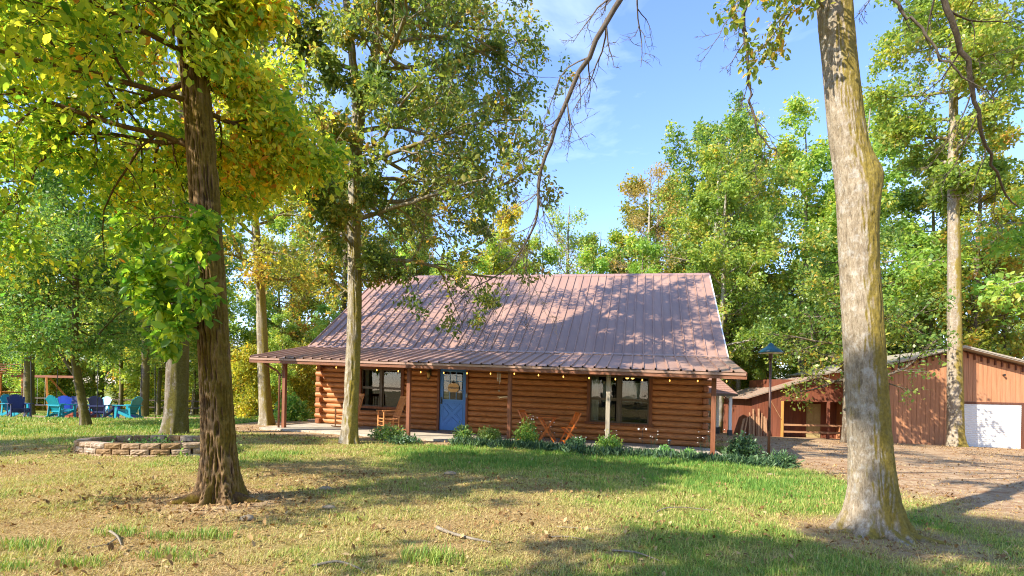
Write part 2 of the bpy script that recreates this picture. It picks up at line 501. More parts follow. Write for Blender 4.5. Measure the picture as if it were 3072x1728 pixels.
# window glass: mostly seen through, mirror-like at grazing angles
def mat_glass(name, tint=(0.75, 0.8, 0.8, 1), refl=0.0):
    t = NT(name)
    t.n.remove(t.b)
    gl = t.add('ShaderNodeBsdfGlossy'); gl.inputs['Roughness'].default_value = 0.015
    tp = t.add('ShaderNodeBsdfTransparent'); tp.inputs['Color'].default_value = tint
    fr = t.add('ShaderNodeFresnel'); fr.inputs['IOR'].default_value = 1.5
    nb = t.add('ShaderNodeBump'); nb.inputs['Strength'].default_value = 0.06; nb.inputs['Distance'].default_value = 0.02
    t.link(t.noise(t.pos(), 2.2, 2), nb.inputs['Height']); t.link(nb.outputs['Normal'], gl.inputs['Normal'])
    f = t.math('ADD', fr.outputs[0], refl, True)
    ms = t.add('ShaderNodeMixShader')
    t.link(f, ms.inputs[0]); t.link(tp.outputs[0], ms.inputs[1]); t.link(gl.outputs[0], ms.inputs[2]); t.link(ms.outputs[0], t.out.inputs['Surface'])
    return t.m
M_glass = mat_glass('window_glass')

# concrete porch floor
tcn = NT('porch_concrete')
_n = tcn.noise(tcn.pos(), 3.0, 8, 0.7)
_m = tcn.noise(tcn.pos(), 30.0, 4, 0.7)
tcn.bump(_m, 0.2, 0.005)
M_conc = tcn.base(tcn.ramp(tcn.math('ADD', tcn.math('MULTIPLY', _n, 0.7), tcn.math('MULTIPLY', _m, 0.3)), [(0.3, lin(132, 120, 102)), (0.55, lin(186, 174, 152)), (0.75, lin(206, 196, 176))]), 0.9, 0.2)

cabin = thing('log_cabin', 'brown log cabin with ribbed metal roof and long front porch', 'cabin', (HX, HY, 0))
VW = 2.464                      # front wall line
UL, UR = -12.90, 0.118          # wall ends
RL, RR = -13.367, 0.656         # roof ends
VE, ZE = -0.452, 2.183          # porch eave
VT, ZT = 2.468, 2.761           # porch roof top
VR, ZR = 7.647, 6.393           # ridge
VB = 12.83                      # back wall
PITCH, NLOG, Z0 = 0.184, 14, 0.06
OPEN = [(-11.34, -9.64, 0.71, 2.14), (-8.42, -7.35, 0.06, 2.20), (-3.44, -1.46, 0.60, 2.20)]

slab = MB().box(UL - 0.15, UR + 0.2, -0.42, VW - 0.02, -0.35, Z0).build('porch_floor', M_conc, None, lambda a, b, c: tuple(hw(a, b, c)))
tag(slab, kind='structure')

# wall core with real openings
w = MB()
us = sorted({UL, UR} | {o[0] for o in OPEN} | {o[1] for o in OPEN})
for a, b in zip(us[:-1], us[1:]):
    z = Z0 - 0.02
    for o in OPEN:
        if a >= o[0] - 1e-6 and b <= o[1] + 1e-6:
            if o[2] > z: w.box(a, b, VW + 0.06, VW + 0.2, z, o[2])
            z = o[3]
    w.box(a, b, VW + 0.06, VW + 0.2, z, 2.66)
w.box(UL, UR, VB - 0.14, VB, Z0 - 0.3, 2.7)
for U in (UL, UR - 0.14):                                   # gable ends
    w.add([(U, VW + 0.2, -0.3), (U + 0.14, VW + 0.2, -0.3), (U + 0.14, VB - 0.14, -0.3), (U, VB - 0.14, -0.3),
           (U, VW + 0.2, 2.66), (U + 0.14, VW + 0.2, 2.66), (U + 0.14, VB - 0.14, 2.66), (U, VB - 0.14, 2.66), (U, VR, 6.2), (U + 0.14, VR, 6.2)],
          [(0,1,2,3)[::-1], (0,4,8,7,3)[::-1], (1,2,6,9,5)[::-1], (0,1,5,4), (2,3,7,6), (4,5,9,8), (6,7,8,9)])
w.box(UL + .14, UR - .14, VW + 0.2, VB - 0.14, 0.0, 0.05)    # inner floor
w.box(UL + .14, UR - .14, VW + 0.2, VB - 0.14, 2.55, 2.6)    # inner ceiling
w.box(UL + .14, UR - .14, VW + 3.2, VW + 3.3, 0.05, 2.55)    # partition behind the front rooms
wall = w.build('wall', [M_dark], cabin, hp)

rl = random.Random(4)
def log_prof(r=0.105, flat=0.05):
    pr = []
    for k in range(9):
        a = -PI/2 + PI * k / 8
        pr.append((-math.cos(a) * r * 0.82, math.sin(a) * PITCH * 0.487))
    pr.append((flat, PITCH * 0.487)); pr.append((flat, -PITCH * 0.487))
    return pr
def make_log(u0, u1, zc, vline, axis='u', name='log', m=M_log, r=0.105):
    mb = MB(); j = rl.uniform(-0.008, 0.008); t = rl.uniform(-0.003, 0.003)
    pr = log_prof(r + j)
    n = 3 if u1 - u0 > 2 else 1
    if axis == 'u':
        rings = [[(u0 + (u1-u0)*i/n, vline + a + 0.055 + (0.004 if 0 < i < n else 0) * math.sin(i * 7 + zc * 9), zc + b + t) for a, b in pr] for i in range(n + 1)]
    else:
        sgn = 1 if vline < -5 else -1
        rings = [[(vline + sgn * (a + 0.055), u0 + (u1-u0)*i/n, zc + b + t) for a, b in pr] for i in range(n + 1)]
    k = len(pr); V = [p for rg in rings for p in rg]; F = []
    for i in range(n):
        for q in range(k): F.append((i*k+q, i*k+(q+1) % k, (i+1)*k+(q+1) % k, (i+1)*k+q))
    F += [tuple(range(k)), tuple(range(n*k, n*k+k))[::-1]]
    mb.add(V, F)
    o = mb.build(name, m, wall, hp)
    return o
for i in range(NLOG):
    zb, zt = Z0 + i * PITCH, Z0 + (i + 1) * PITCH
    zc = (zb + zt) / 2
    segs = [(UL - (0.16 if i % 2 else -0.02), UR + (0.16 if i % 2 == 0 else -0.14))]
    for o in OPEN:
        if zt > o[2] + 0.06 and zb < o[3] - 0.06:
            ns = []
            for a, b in segs:
                if o[0] > a and o[1] < b: ns += [(a, o[0]), (o[1], b)]
                else: ns.append((a, b))
            segs = ns
    for a, b in segs: make_log(a, b, zc, VW)
    # crossing ends of the side-wall logs
    for (U, par) in ((UL - 0.0, 0), (UR - 0.14, 1)):
        if i % 2 == par:
            MB().cbox(U - 0.02 if par == 0 else U + 0.0, U + 0.15 if par == 0 else U + 0.16, VW - 0.22, VW + 0.1, zb + 0.008, zt - 0.008, 0.02).build('log_end', M_logend, wall, hp)
    for U in (UL, UR):                                         # side walls in logs too
        make_log(VW + 0.22, VB, zc, U, 'v')

# roof: deck, then every ribbed panel on its own
main_roof = MB().add([(RL, VT - .02, ZT + .0), (RR, VT - .02, ZT + .0), (RR, VR, ZR - .035), (RL, VR, ZR - .035), (RL, VB + .35, 2.45), (RR, VB + .35, 2.45),
                      (RL, VT - .02, ZT - .13), (RR, VT - .02, ZT - .13), (RR, VR, ZR - .165), (RL, VR, ZR - .165), (RL, VB + .35, 2.32), (RR, VB + .35, 2.32)],
                     [(0,1,2,3), (3,2,5,4), (6,9,8,7), (9,10,11,8), (0,6,7,1), (4,5,11,10), (0,3,9,6), (3,4,10,9), (1,7,8,2), (2,8,11,5)]).build('main_roof', M_fascia, cabin, hp)
porch_roof = MB().add([(RL, VE, ZE - .012), (RR, VE, ZE - .012), (RR, VT - .03, ZT - .02), (RL, VT - .03, ZT - .02),
                       (RL, VE, ZE - .10), (RR, VE, ZE - .10), (RR, VT - .03, ZT - .12), (RL, VT - .03, ZT - .12)],
                      [(0,1,2,3), (4,7,6,5), (0,4,5,1), (1,5,6,2), (2,6,7,3), (3,7,4,0)]).build('porch_roof', M_soffit, cabin, hp)
NP = 46
PW = (RR - RL) / NP
PROF = [(0, 0), (.010, .044), (.042, .044), (.052, 0), (.17, .0015), (PW + .002, 0)]
def panel_mesh(name, v0, z0, v1, z1, lift):
    L = math.hypot(v1 - v0, z1 - z0); nv, nz = -(z1 - z0) / L, (v1 - v0) / L
    V, F = [], []
    for (v, z) in ((v0, z0), (v1, z1)):
        for a, h in PROF: V.append((RL + a, v + nv * (h + lift), z + nz * (h + lift)))
    for (v, z) in ((v0, z0), (v1, z1)):                         # underside of the sheet: gives the rib ends their dark mouths
        for a, h in PROF: V.append((RL + a, v + nv * (h + lift - .004), z + nz * (h + lift - .004)))
    k = len(PROF)
    for q in range(k - 1):
        F.append((q, q + 1, k + q + 1, k + q)); F.append((2*k + q + 1, 2*k + q, 3*k + q, 3*k + q + 1)); F.append((q + 1, q, 2*k + q, 2*k + q + 1))
    return MB().add(V, F).mesh(name, M_roof, hp)
for par, nm, args in ((main_roof, 'roof_panel', (VT - .06, ZT - .02, VR, ZR - .02, .012)), (porch_roof, 'roof_panel', (VE - .05, ZE - .008, VT - .03, ZT - .015, .012)),
                      (main_roof, 'roof_panel', (VR, ZR - .02, VB + .4, 2.435, .012))):
    if args[0] < args[2] and args[1] > args[3]:                 # rear slope: panels face the other way
        me = panel_mesh(nm, *args)
    else:
        me = panel_mesh(nm, *args)
    for i in range(NP):
        link(nm, me, par, tuple(DU * (PW * i)))
MB().add([(RL - .02, VR - .16, ZR - .085), (RR + .02, VR - .16, ZR - .085), (RR + .02, VR, ZR + .035), (RL - .02, VR, ZR + .035), (RL - .02, VR + .16, ZR - .085), (RR + .02, VR + .16, ZR - .085),
          (RL - .02, VR - .16, ZR - .12), (RR + .02, VR - .16, ZR - .12), (RR + .02, VR + .16, ZR - .12), (RL - .02, VR + .16, ZR - .12)],
         [(0,1,2,3), (3,2,5,4), (0,6,7,1), (4,5,8,9), (1,7,8,5,2), (0,3,4,9,6)]).build('ridge_cap', M_roofpale, cabin, hp)
MB().add([(RL, VT - .16, ZT - .005), (RR, VT - .16, ZT - .005), (RR, VT - .03, ZT + .055), (RL, VT - .03, ZT + .055), (RL, VT - .16, ZT - .03), (RR, VT - .16, ZT - .03), (RR, VT - .03, ZT + .0), (RL, VT - .03, ZT + .0)],
         [(0,1,2,3), (7,6,5,4), (0,4,5,1), (2,6,7,3), (1,5,6,2), (0,3,7,4)]).build('roof_flashing', M_roof, cabin, hp)
MB().box(RL, RR, VE - .028, VE - .002, ZE - .165, ZE - .022).build('fascia_board', M_fascia, cabin, hp)
MB().box(RL - .01, RR + .01, VE - .052, VE - .0285, ZE - .075, ZE - .016).build('drip_edge', M_roof, cabin, hp)
for U, m in ((RL, M_fascia), (RR, M_white)):
    s_ = 1 if U > -5 else -1
    MB().add([(U + s_*.003, VT, ZT - .16), (U + s_*.04, VT, ZT - .16), (U + s_*.04, VR, ZR - .19), (U + s_*.003, VR, ZR - .19), (U + s_*.003, VT, ZT + .02), (U + s_*.04, VT, ZT + .02), (U + s_*.04, VR, ZR - .0), (U + s_*.003, VR, ZR - .0)],
             [(0,3,2,1), (4,5,6,7), (0,1,5,4), (1,2,6,5), (2,3,7,6), (3,0,4,7)]).build('rake_board', m, cabin, hp)
    MB().add([(U + s_*.003, VE - .028, ZE - .165), (U + s_*.035, VE - .028, ZE - .165), (U + s_*.035, VT - .03, ZT - .15), (U + s_*.003, VT - .03, ZT - .15), (U + s_*.003, VE - .028, ZE + .0), (U + s_*.035, VE - .028, ZE + .0), (U + s_*.035, VT - .03, ZT - .01), (U + s_*.003, VT - .03, ZT - .01)],
             [(0,3,2,1), (4,5,6,7), (0,1,5,4), (1,2,6,5), (2,3,7,6), (3,0,4,7)]).build('rake_board', M_fascia, cabin, hp)
MB().box(RL + .3, RR - .3, -0.045, 0.045, 2.075, 2.165).build('porch_beam', M_trim, cabin, hp)
for v in (0.75, 1.5, 2.2):
    zz = ZE + (v - VE) * .198
    MB().box(RL + .2, RR - .2, v - .03, v + .03, zz - .175, zz - .105).build('porch_purlin', M_soffit, cabin, hp)
for U, m, b in ((0, M_post, -.02), (-2.64, M_postgrey, -.02), (-5.33, M_post, -.02), (-8.354, M_post, -.02), (-12.503, M_post, -.06)):
    po = MB().cbox(U - .055, U + .055, -.056, .054, b, 2.074, .008).build('porch_post', m, cabin, hp)
    if m is M_postgrey: po['label'] = 'pale weathered post in front of the window'
# gutter elbow and downspout at the far end
dn = MB().tube([hp(-12.95, VE + .06, 2.03), hp(-12.93, -.33, 1.98), hp(-12.70, -.12, 1.80), hp(-12.62, -.09, 1.70), hp(-12.62, -.09, 0.06)], .032, 8).build('downspout', M_fascia, cabin, None, True)

# windows
def window(u0, u1, z0, z1, curtain):
    T = .10
    win = MB()
    win.box(u0, u0 + T, VW - .075, VW + .06, z0, z1).box(u1 - T, u1, VW - .075, VW + .06, z0, z1).box(u0 + T, u1 - T, VW - .07, VW + .06, z1 - T, z1)
    wo = win.build('window', M_trim, cabin, hp)
    MB().box(u0 - .05, u1 + .05, VW - .12, VW + .06, z0 - .02, z0 + .055).build('sill', M_trim, wo, hp)
    a, b, c, d = u0 + T, u1 - T, z0 + .055, z1 - T
    um = (a + b) / 2
    MB().box(um - .045, um + .045, VW - .045, VW + .07, c, d).build('mullion', M_winframe, wo, hp)
    zm = (c + d) / 2
    for (p, q) in ((a, um - .045), (um + .045, b)):
        for (e, g, vo) in ((c, zm, 0.012), (zm, d, -0.012)):
            fr = MB(); k = .04; V0, V1 = VW + vo, VW + vo + .03
            fr.box(p, p + k, V0, V1, e, g).box(q - k, q, V0, V1, e, g).box(p + k, q - k, V0, V1, e, e + k).box(p + k, q - k, V0, V1, g - k, g)
            so = fr.build('sash', M_winframe, wo, hp)
            MB().box(p + k, q - k, V0 + .012, V0 + .018, e + k, g - k).build('pane', M_glass, so, hp)
    return wo, (a, b, c, d)
wo, wl_ = window(*OPEN[0], None)
wo2, wr_ = window(*OPEN[2], None)
def curtain(par, a, b, c, d, v):
    V, F = [], []; n = max(8, int((b - a) / .03))
    for i in range(n + 1):
        u = a + (b - a) * i / n
        for z in (c, d): V.append((u, v + .022 * math.sin(i * 1.7) + .01 * math.sin(i * .6), z))
    for i in range(n): F.append((2*i, 2*i+2, 2*i+3, 2*i+1))
    return MB().add(V, F).build('curtain', M_curtain, par, hp, True)
a, b, c, d = wr_
curtain(wo2, a - .02, a + .24, c, d + .1, VW + .26)
curtain(wo2, a + .36, a + .62, c + .62, d - .16, VW + .30)
curtain(wo2, b - .82, b - .22, c + .66, d - .18, VW + .30)
a, b, c, d = wl_
curtain(wo, a - .02, a + .12, c, d + .1, VW + .26)
# curtain rods, lamp inside the nearer room
lampi = thing('ceiling_lamp', 'lit two-globe ceiling lamp seen through the wide window with curtains', 'lamp', tuple(hw(-2.15, VW + 0.62, 2.08)))
MB().tube([(0, 0, .46), (0, 0, .1)], .012, 6).build('stem', M_black, lampi)
for dx in (-.09, .08):
    MB().lathe([(.02, .12), (.05, .09), (.062, .04), (.055, -.01), (.02, -.04)], 12, (dx, 0, 0)).build('globe', mat_emit('warm_globe', (1.0, 0.5, 0.1, 1), 2.0), lampi, None, True)
MB().beam((-.1, 0, .12), (.1, 0, .12), .02, .02).build('arm', M_black, lampi)

# door
D0, D1, DZ0, DZ1 = -8.34, -7.427, .10, 2.13
df = MB(); df.box(D0 - .085, D0 - .008, VW - .07, VW + .1, Z0, DZ1 + .09).box(D1 + .008, D1 + .085, VW - .07, VW + .1, Z0, DZ1 + .09).box(D0 - .008, D1 + .008, VW - .07, VW + .1, DZ1 + .01, DZ1 + .09)
dfo = df.build('door_frame', M_trim, cabin, hp)
MB().box(D0 - .008, D1 + .008, VW - .10, VW + .1, Z0 + .002, DZ0).build('threshold', M_winframe, dfo, hp)
dm = MB(); W = D1 - D0; vd = VW - .01
ga, gb, gc, gd = D0 + .115, D1 - .115, DZ0 + 1.03, DZ1 - .085       # glazed part
dm.box(D0, ga, vd, vd + .045, DZ0, DZ1).box(gb, D1, vd, vd + .045, DZ0, DZ1).box(ga, gb, vd, vd + .045, gd, DZ1).box(ga, gb, vd, vd + .045, DZ0, gc)
door = dm.build('door', M_bluedoor, cabin, hp)
cw, ch = (gb - ga) / 3, (gd - gc) / 3
for i in (1, 2):
    MB().box(ga + cw*i - .011, ga + cw*i + .011, vd + .004, vd + .036, gc, gd).build('glazing_bar', M_bluetrim, door, hp)
    MB().box(ga, gb, vd + .006, vd + .034, gc + ch*i - .011, gc + ch*i + .011).build('glazing_bar', M_bluetrim, door, hp)
for (x0, x1, y0, y1) in ((ga - .02, ga, gc - .02, gd + .02), (gb, gb + .02, gc - .02, gd + .02), (ga, gb, gd, gd + .02), (ga, gb, gc - .02, gc)):
    MB().box(x0, x1, vd - .008, vd + .002, y0, y1).build('glazing_bead', M_bluetrim, door, hp)
for i in range(3):
    for j in range(3):
        MB().box(ga + cw*i + .011, ga + cw*(i+1) - .011, vd + .017, vd + .022, gc + ch*j + .011, gc + ch*(j+1) - .011).build('pane', M_glass, door, hp)
pz0, pz1, pu0, pu1 = DZ0 + .20, gc - .14, D0 + .11, D1 - .11
def strip(u0, z0, u1, z1, wdt=.03, t=.012):
    d = Vector((u1 - u0, z1 - z0)).normalized(); nx, nz = -d.y * wdt/2, d.x * wdt/2
    q = [(u0 + nx, z0 + nz), (u0 - nx, z0 - nz), (u1 - nx, z1 - nz), (u1 + nx, z1 + nz)]
    MB().extr(q, lambda a, b: (a, vd + .001, b), lambda a, b: (a, vd - t, b)).build('moulding', M_bluedoor, door, hp)
um, zm = (pu0 + pu1) / 2, (pz0 + pz1) / 2
for tri in (((pu0 + .10, pz1), (pu1 - .10, pz1), (um, zm + .12)), ((pu0 + .10, pz0), (pu1 - .10, pz0), (um, zm - .12)),
            ((pu0, pz0 + .09), (pu0, pz1 - .09), (um - .13, zm)), ((pu1, pz0 + .09), (pu1, pz1 - .09), (um + .13, zm))):
    for k in range(3): strip(*tri[k], *tri[(k+1) % 3], .022)
strip(pu0 + .02, pz0 + .02, pu1 - .02, pz1 - .02, .10, .008); strip(pu0 + .02, pz1 - .02, pu1 - .02, pz0 + .02, .10, .0085)
MB().box(D0 + .03, D0 + .085, vd - .02, vd + .001, DZ0 + .86, DZ0 + 1.10).tube([(D0 + .058, vd - .02, DZ0 + .90), (D0 + .058, vd - .065, DZ0 + .92), (D0 + .058, vd - .065, DZ0 + 1.0), (D0 + .058, vd - .02, DZ0 + 1.02)], .011, 6).build('handle', M_black, door, hp)
MB().box(D0 + .02, D1 - .02, vd - .006, vd + .001, DZ0 + .004, DZ0 + .10).build('kick_plate', M_bluedoor, door, hp)
# paper notices behind the lower pane, their lines printed as darker bands
tn = NT('printed_notice')
_z = tn.add('ShaderNodeSeparateXYZ'); tn.link(tn.pos(), _z.inputs[0])
_s = tn.math('SINE', tn.math('MULTIPLY', _z.outputs['Z'], 130.0))
M_paper = tn.base(tn.ramp(tn.math('ADD', tn.math('MULTIPLY', _s, 0.5), 0.5), [(0.2, lin(120, 130, 110)), (0.45, lin(226, 214, 170))]), 0.8, 0.1)
no = MB().box(ga + .02, ga + cw - .02, vd + .024, vd + .026, gc + .02, gc + ch - .02).build('paper_notice', M_paper, None, lambda a, b, c: tuple(hw(a, b, c)))
tag(no, 'printed paper notices in the lower pane of the blue door', 'notice')

# pumpkin-shaped welcome board on the door
sg = thing('welcome_sign', 'pumpkin-shaped wooden welcome board hanging on the blue door', 'sign', tuple(hw(-7.86, vd - .03, 1.52)), -HA)
pts = []
for k in range(36):
    a = 2 * PI * k / 36
    rr = 1 + .05 * abs(math.cos(2 * a)) - (.07 if abs(math.sin(a)) > .98 else 0)
    pts.append((.185 * rr * math.copysign(abs(math.cos(a)) ** .75, math.cos(a)), .150 * rr * math.copysign(abs(math.sin(a)) ** .75, math.sin(a))))
MB().extr(pts, lambda a, b: (a, .012, b), lambda a, b: (a, -.006, b)).build('board', mat_wood('pale_sign_wood', lin(206, 160, 104), lin(236, 200, 146), 9, 'x', .7), sg)
MB().tube([(.0, 0, .145), (-.015, 0, .19), (-.04, 0, .225)], [.022, .018, .014], 8).build('stalk', mat_plain('stalk_brown', lin(70, 52, 30)), sg)
lf = MB()
for (cx, cz, an) in ((-.06, .165, 2.5), (.05, .17, .5), (-.02, .175, 1.6), (.09, .155, .2)):
    c_, s_ = math.cos(an), math.sin(an)
    lf.add([(cx, -.012, cz), (cx + .04*c_ - .018*s_, -.016, cz + .04*s_ + .018*c_), (cx + .08*c_, -.012, cz + .08*s_), (cx + .04*c_ + .018*s_, -.016, cz + .04*s_ - .018*c_)], [(0,1,2,3)])
lf.build('leaf_trim', mat_plain('sign_leaf_green', lin(74, 86, 40)), sg)
fc = bpy.data.curves.new('lettering', 'FONT'); fc.body = 'Welcome'; fc.align_x = 'CENTER'; fc.align_y = 'CENTER'; fc.size = .098; fc.extrude = .002; fc.shear = .25; fc.offset = .0018
fc.materials.append(M_black)
_tmp = bpy.data.objects.new('lettering_outline', fc); COL.objects.link(_tmp)
bpy.context.view_layer.update()
fo = link('lettering', bpy.data.meshes.new_from_object(_tmp.evaluated_get(bpy.context.evaluated_depsgraph_get())), sg); bpy.data.objects.remove(_tmp); fo.location = (0, -.009, 0); fo.rotation_euler = (PI/2, 0, 0)

# lantern, key box, chime, hook
la = thing('wall_lantern', 'dark metal wall lantern left of the blue door', 'lantern', tuple(hw(-8.70, VW - .05, 1.80)), -HA)
MB().box(-.05, .05, -.0, .03, .10, .30).build('back_plate', M_winframe, la)
MB().beam((0, .0, .27), (0, -.12, .27), .025, .025).build('arm', M_winframe, la)
MB().lathe([(.02, .27), (.075, .225), (.085, .2), (.055, .195)], 10, (0, -.12, 0)).lathe([(.045, .02), (.06, .01), (.05, -.01), (.015, -.05), (.004, -.06)], 10, (0, -.12, 0)).build('cage', M_winframe, la)
MB().lathe([(.045, .021), (.055, .1), (.055, .194)], 10, (0, -.12, 0)).build('glass', mat_plain('amber_glass', lin(196, 160, 96), .2, .6), la, None, True)
kb = thing('key_box', 'small grey key lock box on the right door jamb', 'lock box', tuple(hw(-7.385, VW - .074, 1.22)), -HA)
MB().cbox(-.035, .035, -.03, 0, 0, .12, .006).build('body', mat_plain('grey_metal', lin(130, 130, 126), .35, .5, .6), kb)
MB().tube([(-.02, -.015, .12), (-.02, -.015, .16), (.02, -.015, .16), (.02, -.015, .12)], .006, 6).build('shackle', mat_plain('shackle_steel', lin(180, 180, 178), .25, .5, .9), kb)
wc = thing('wind_chime', 'white tube wind chime hanging under the porch eave', 'chime', tuple(hw(-5.72, .22, 1.62)), -HA)
MB().lathe([(.05, .36), (.055, .37), (.05, .38)], 12).build('disc', M_postgrey, wc)
for k, (dx, ln) in enumerate(((-.04, .20), (-.02, .22), (.03, .30), (.045, .24))):
    MB().tube([(dx, .01 * (k % 2), .35), (dx, .01 * (k % 2), .35 - ln)], .007, 6).build('tube', M_white, wc)
MB().tube([(0.02, 0, .37), (0.02, 0, -.12)], .002, 4).build('cord', M_black, wc)
MB().box(.0, .04, -.003, .003, -.16, -.11).build('sail', M_postgrey, wc)
MB().tube([(0, 0, .38), (0, 0, .52)], .002, 4).build('hanger', M_black, wc)
hk = thing('plant_hook', 'pale wooden hook bracket jutting from a porch post', 'hook', tuple(hw(-5.39, 0, 1.33)), -HA)
MB().beam((0, 0, 0), (-.22, 0, -.02), .02, .025).beam((-.22, 0, -.02), (-.29, 0, -.0), .02, .02).beam((-.21, 0, -.02), (-.25, 0, -.07), .016, .016).build('arm', mat_wood('pale_hook_wood', lin(190, 160, 110), lin(226, 200, 150), 8, 'x'), hk)

# string lights along the eave
sl = thing('string_lights', 'string of small warm bulbs hung along the porch eave', 'string lights', tuple(hw(0, VE + .1, 2.0)))
o0 = hw(0, VE + .1, 2.0); wp = []; bulbs = []
N = 34
for i in range(N * 4 + 1):
    u = RL + .5 + (RR - RL - .9) * i / (N * 4)
    sag = .05 * math.sin(PI * ((i % 8) / 8.0)) + .012 * math.sin(i * .9)
    p = hw(u, VE + .13 + .05 * math.sin(i * .11), 2.005 - sag) - o0
    wp.append(p)
    if i % 7 == 3: bulbs.append(p)
MB().tube(wp, .004, 4).build('wire', M_black, sl)
M_bulb = mat_emit('warm_bulb', (1.0, .48, .08, 1), 1.3)
bm = MB().lathe([(.007, -.012), (.013, -.026), (.016, -.042), (.010, -.058), (.003, -.064)], 8).mesh('bulb', M_bulb, None, True)
sm = MB().lathe([(.009, 0), (.011, -.014)], 6).mesh('socket', M_black)
for p in bulbs:
    link('socket', sm, sl, p); link('bulb', bm, sl, p)

# ---------------------------------------------------------------- trees
def resample(pts, rad, n):
    """smooth path through control points, n rings"""
    P = np.array(pts, float); r = np.array(rad, float)
    t = np.linspace(0, len(P) - 1, n); i = np.clip(np.floor(t).astype(int), 0, len(P) - 2); f = (t - i)[:, None]
    g = lambda k: P[np.clip(k, 0, len(P) - 1)]
    p0, p1, p2, p3 = g(i - 1), g(i), g(i + 1), g(i + 2)
    Q = 0.5 * ((2 * p1) + (-p0 + p2) * f + (2 * p0 - 5 * p1 + 4 * p2 - p3) * f ** 2 + (-p0 + 3 * p1 - 3 * p2 + p3) * f ** 3)
    return Q, np.interp(t, np.arange(len(P)), r)

class Wood:
    """collects tubes into one mesh"""
    def __init__(s): s.V = []; s.F = []; s.H = []; s.n = 0
    def grid(s, V, n, H=None):
        m = len(V) // n
        i = (np.arange(m - 1)[:, None] * n + np.arange(n)[None, :]); j = (np.arange(m - 1)[:, None] * n + (np.arange(n)[None, :] + 1) % n)
        s.F.append(np.stack([i, j, j + n, i + n], -1).reshape(-1, 4) + s.n)
        s.V.append(V); s.H.append(np.full(len(V), 0.5) if H is None else H); s.n += len(V)
    def tube(s, P, r, n):
        P = np.asarray(P, float); r = np.asarray(r, float)
        d = np.gradient(P, axis=0); d /= np.linalg.norm(d, axis=1)[:, None] + 1e-9
        ref = np.array([0.31, 0.95, 0.05]) if abs(d[0, 2]) > 0.8 else np.array([0, 0, 1.0])
        a = np.cross(d, ref); a /= np.linalg.norm(a, axis=1)[:, None] + 1e-9
        b = np.cross(d, a)
        th = np.arange(n) * 2 * PI / n
        V = P[:, None, :] + r[:, None, None] * (a[:, None, :] * np.cos(th)[None, :, None] + b[:, None, :] * np.sin(th)[None, :, None])
        s.grid(V.reshape(-1, 3), n)
    def trunk(s, pts, rad, sides=40, rings=120, flare=0.5, roots=5, bark=0.02, fz=1.6, fr=9.0, seed=0, bulges=()):
        P, r = resample(pts, rad, rings)
        th = np.arange(sides) * 2 * PI / sides
        z = P[:, 2:3] - P[0, 2]
        base = r[:, None] * np.ones((1, sides))
        k = np.exp(-np.clip(z, 0, None) / 0.28)
        lob = 0.5 + 0.5 * np.cos(roots * th[None, :] + 1.3 * np.sin(2 * th[None, :] + seed) + seed)
        base = base * (1 + flare * k * (0.35 + 0.95 * lob ** 2))
        for (bz, bt, ba, bw) in bulges:
            base = base + ba * np.exp(-((z - bz) / bw) ** 2) * np.clip(np.cos(th[None, :] - bt), 0, 1) ** 2
        cx, sx = np.cos(th)[None, :] * base * fr, np.sin(th)[None, :] * base * fr
        wob = 2.2 * fbm(cx * .3, sx * .3, z * 2.2, seed + 3, 3)
        n1 = 1 - np.abs(2 * vnoise(cx + wob, sx + wob, z * fz, seed) - 1)
        n2 = 1 - np.abs(2 * vnoise(cx * 2.1, sx * 2.1, z * fz * 2.3, seed + 1) - 1)
        H = 0.75 * sstep(.38, .9, n1) + 0.25 * n2
        low = fbm(cx * .12, sx * .12, z * .5, seed + 9, 2) - .5
        rr = base * (1 + 0.10 * low) + bark * (H - 0.5)
        V = np.stack([P[:, 0:1] + np.cos(th)[None, :] * rr, P[:, 1:2] + np.sin(th)[None, :] * rr, P[:, 2:3] + 0 * rr], -1)
        s.grid(V.reshape(-1, 3), sides, H.ravel())
        return P, r
    def mesh(s, name, m):
        return np_mesh(name, np.concatenate(s.V), np.concatenate(s.F), m, {'hgt': np.concatenate(s.H)}, True)

def unit(v): return v / (np.linalg.norm(v, axis=-1, keepdims=True) + 1e-9)

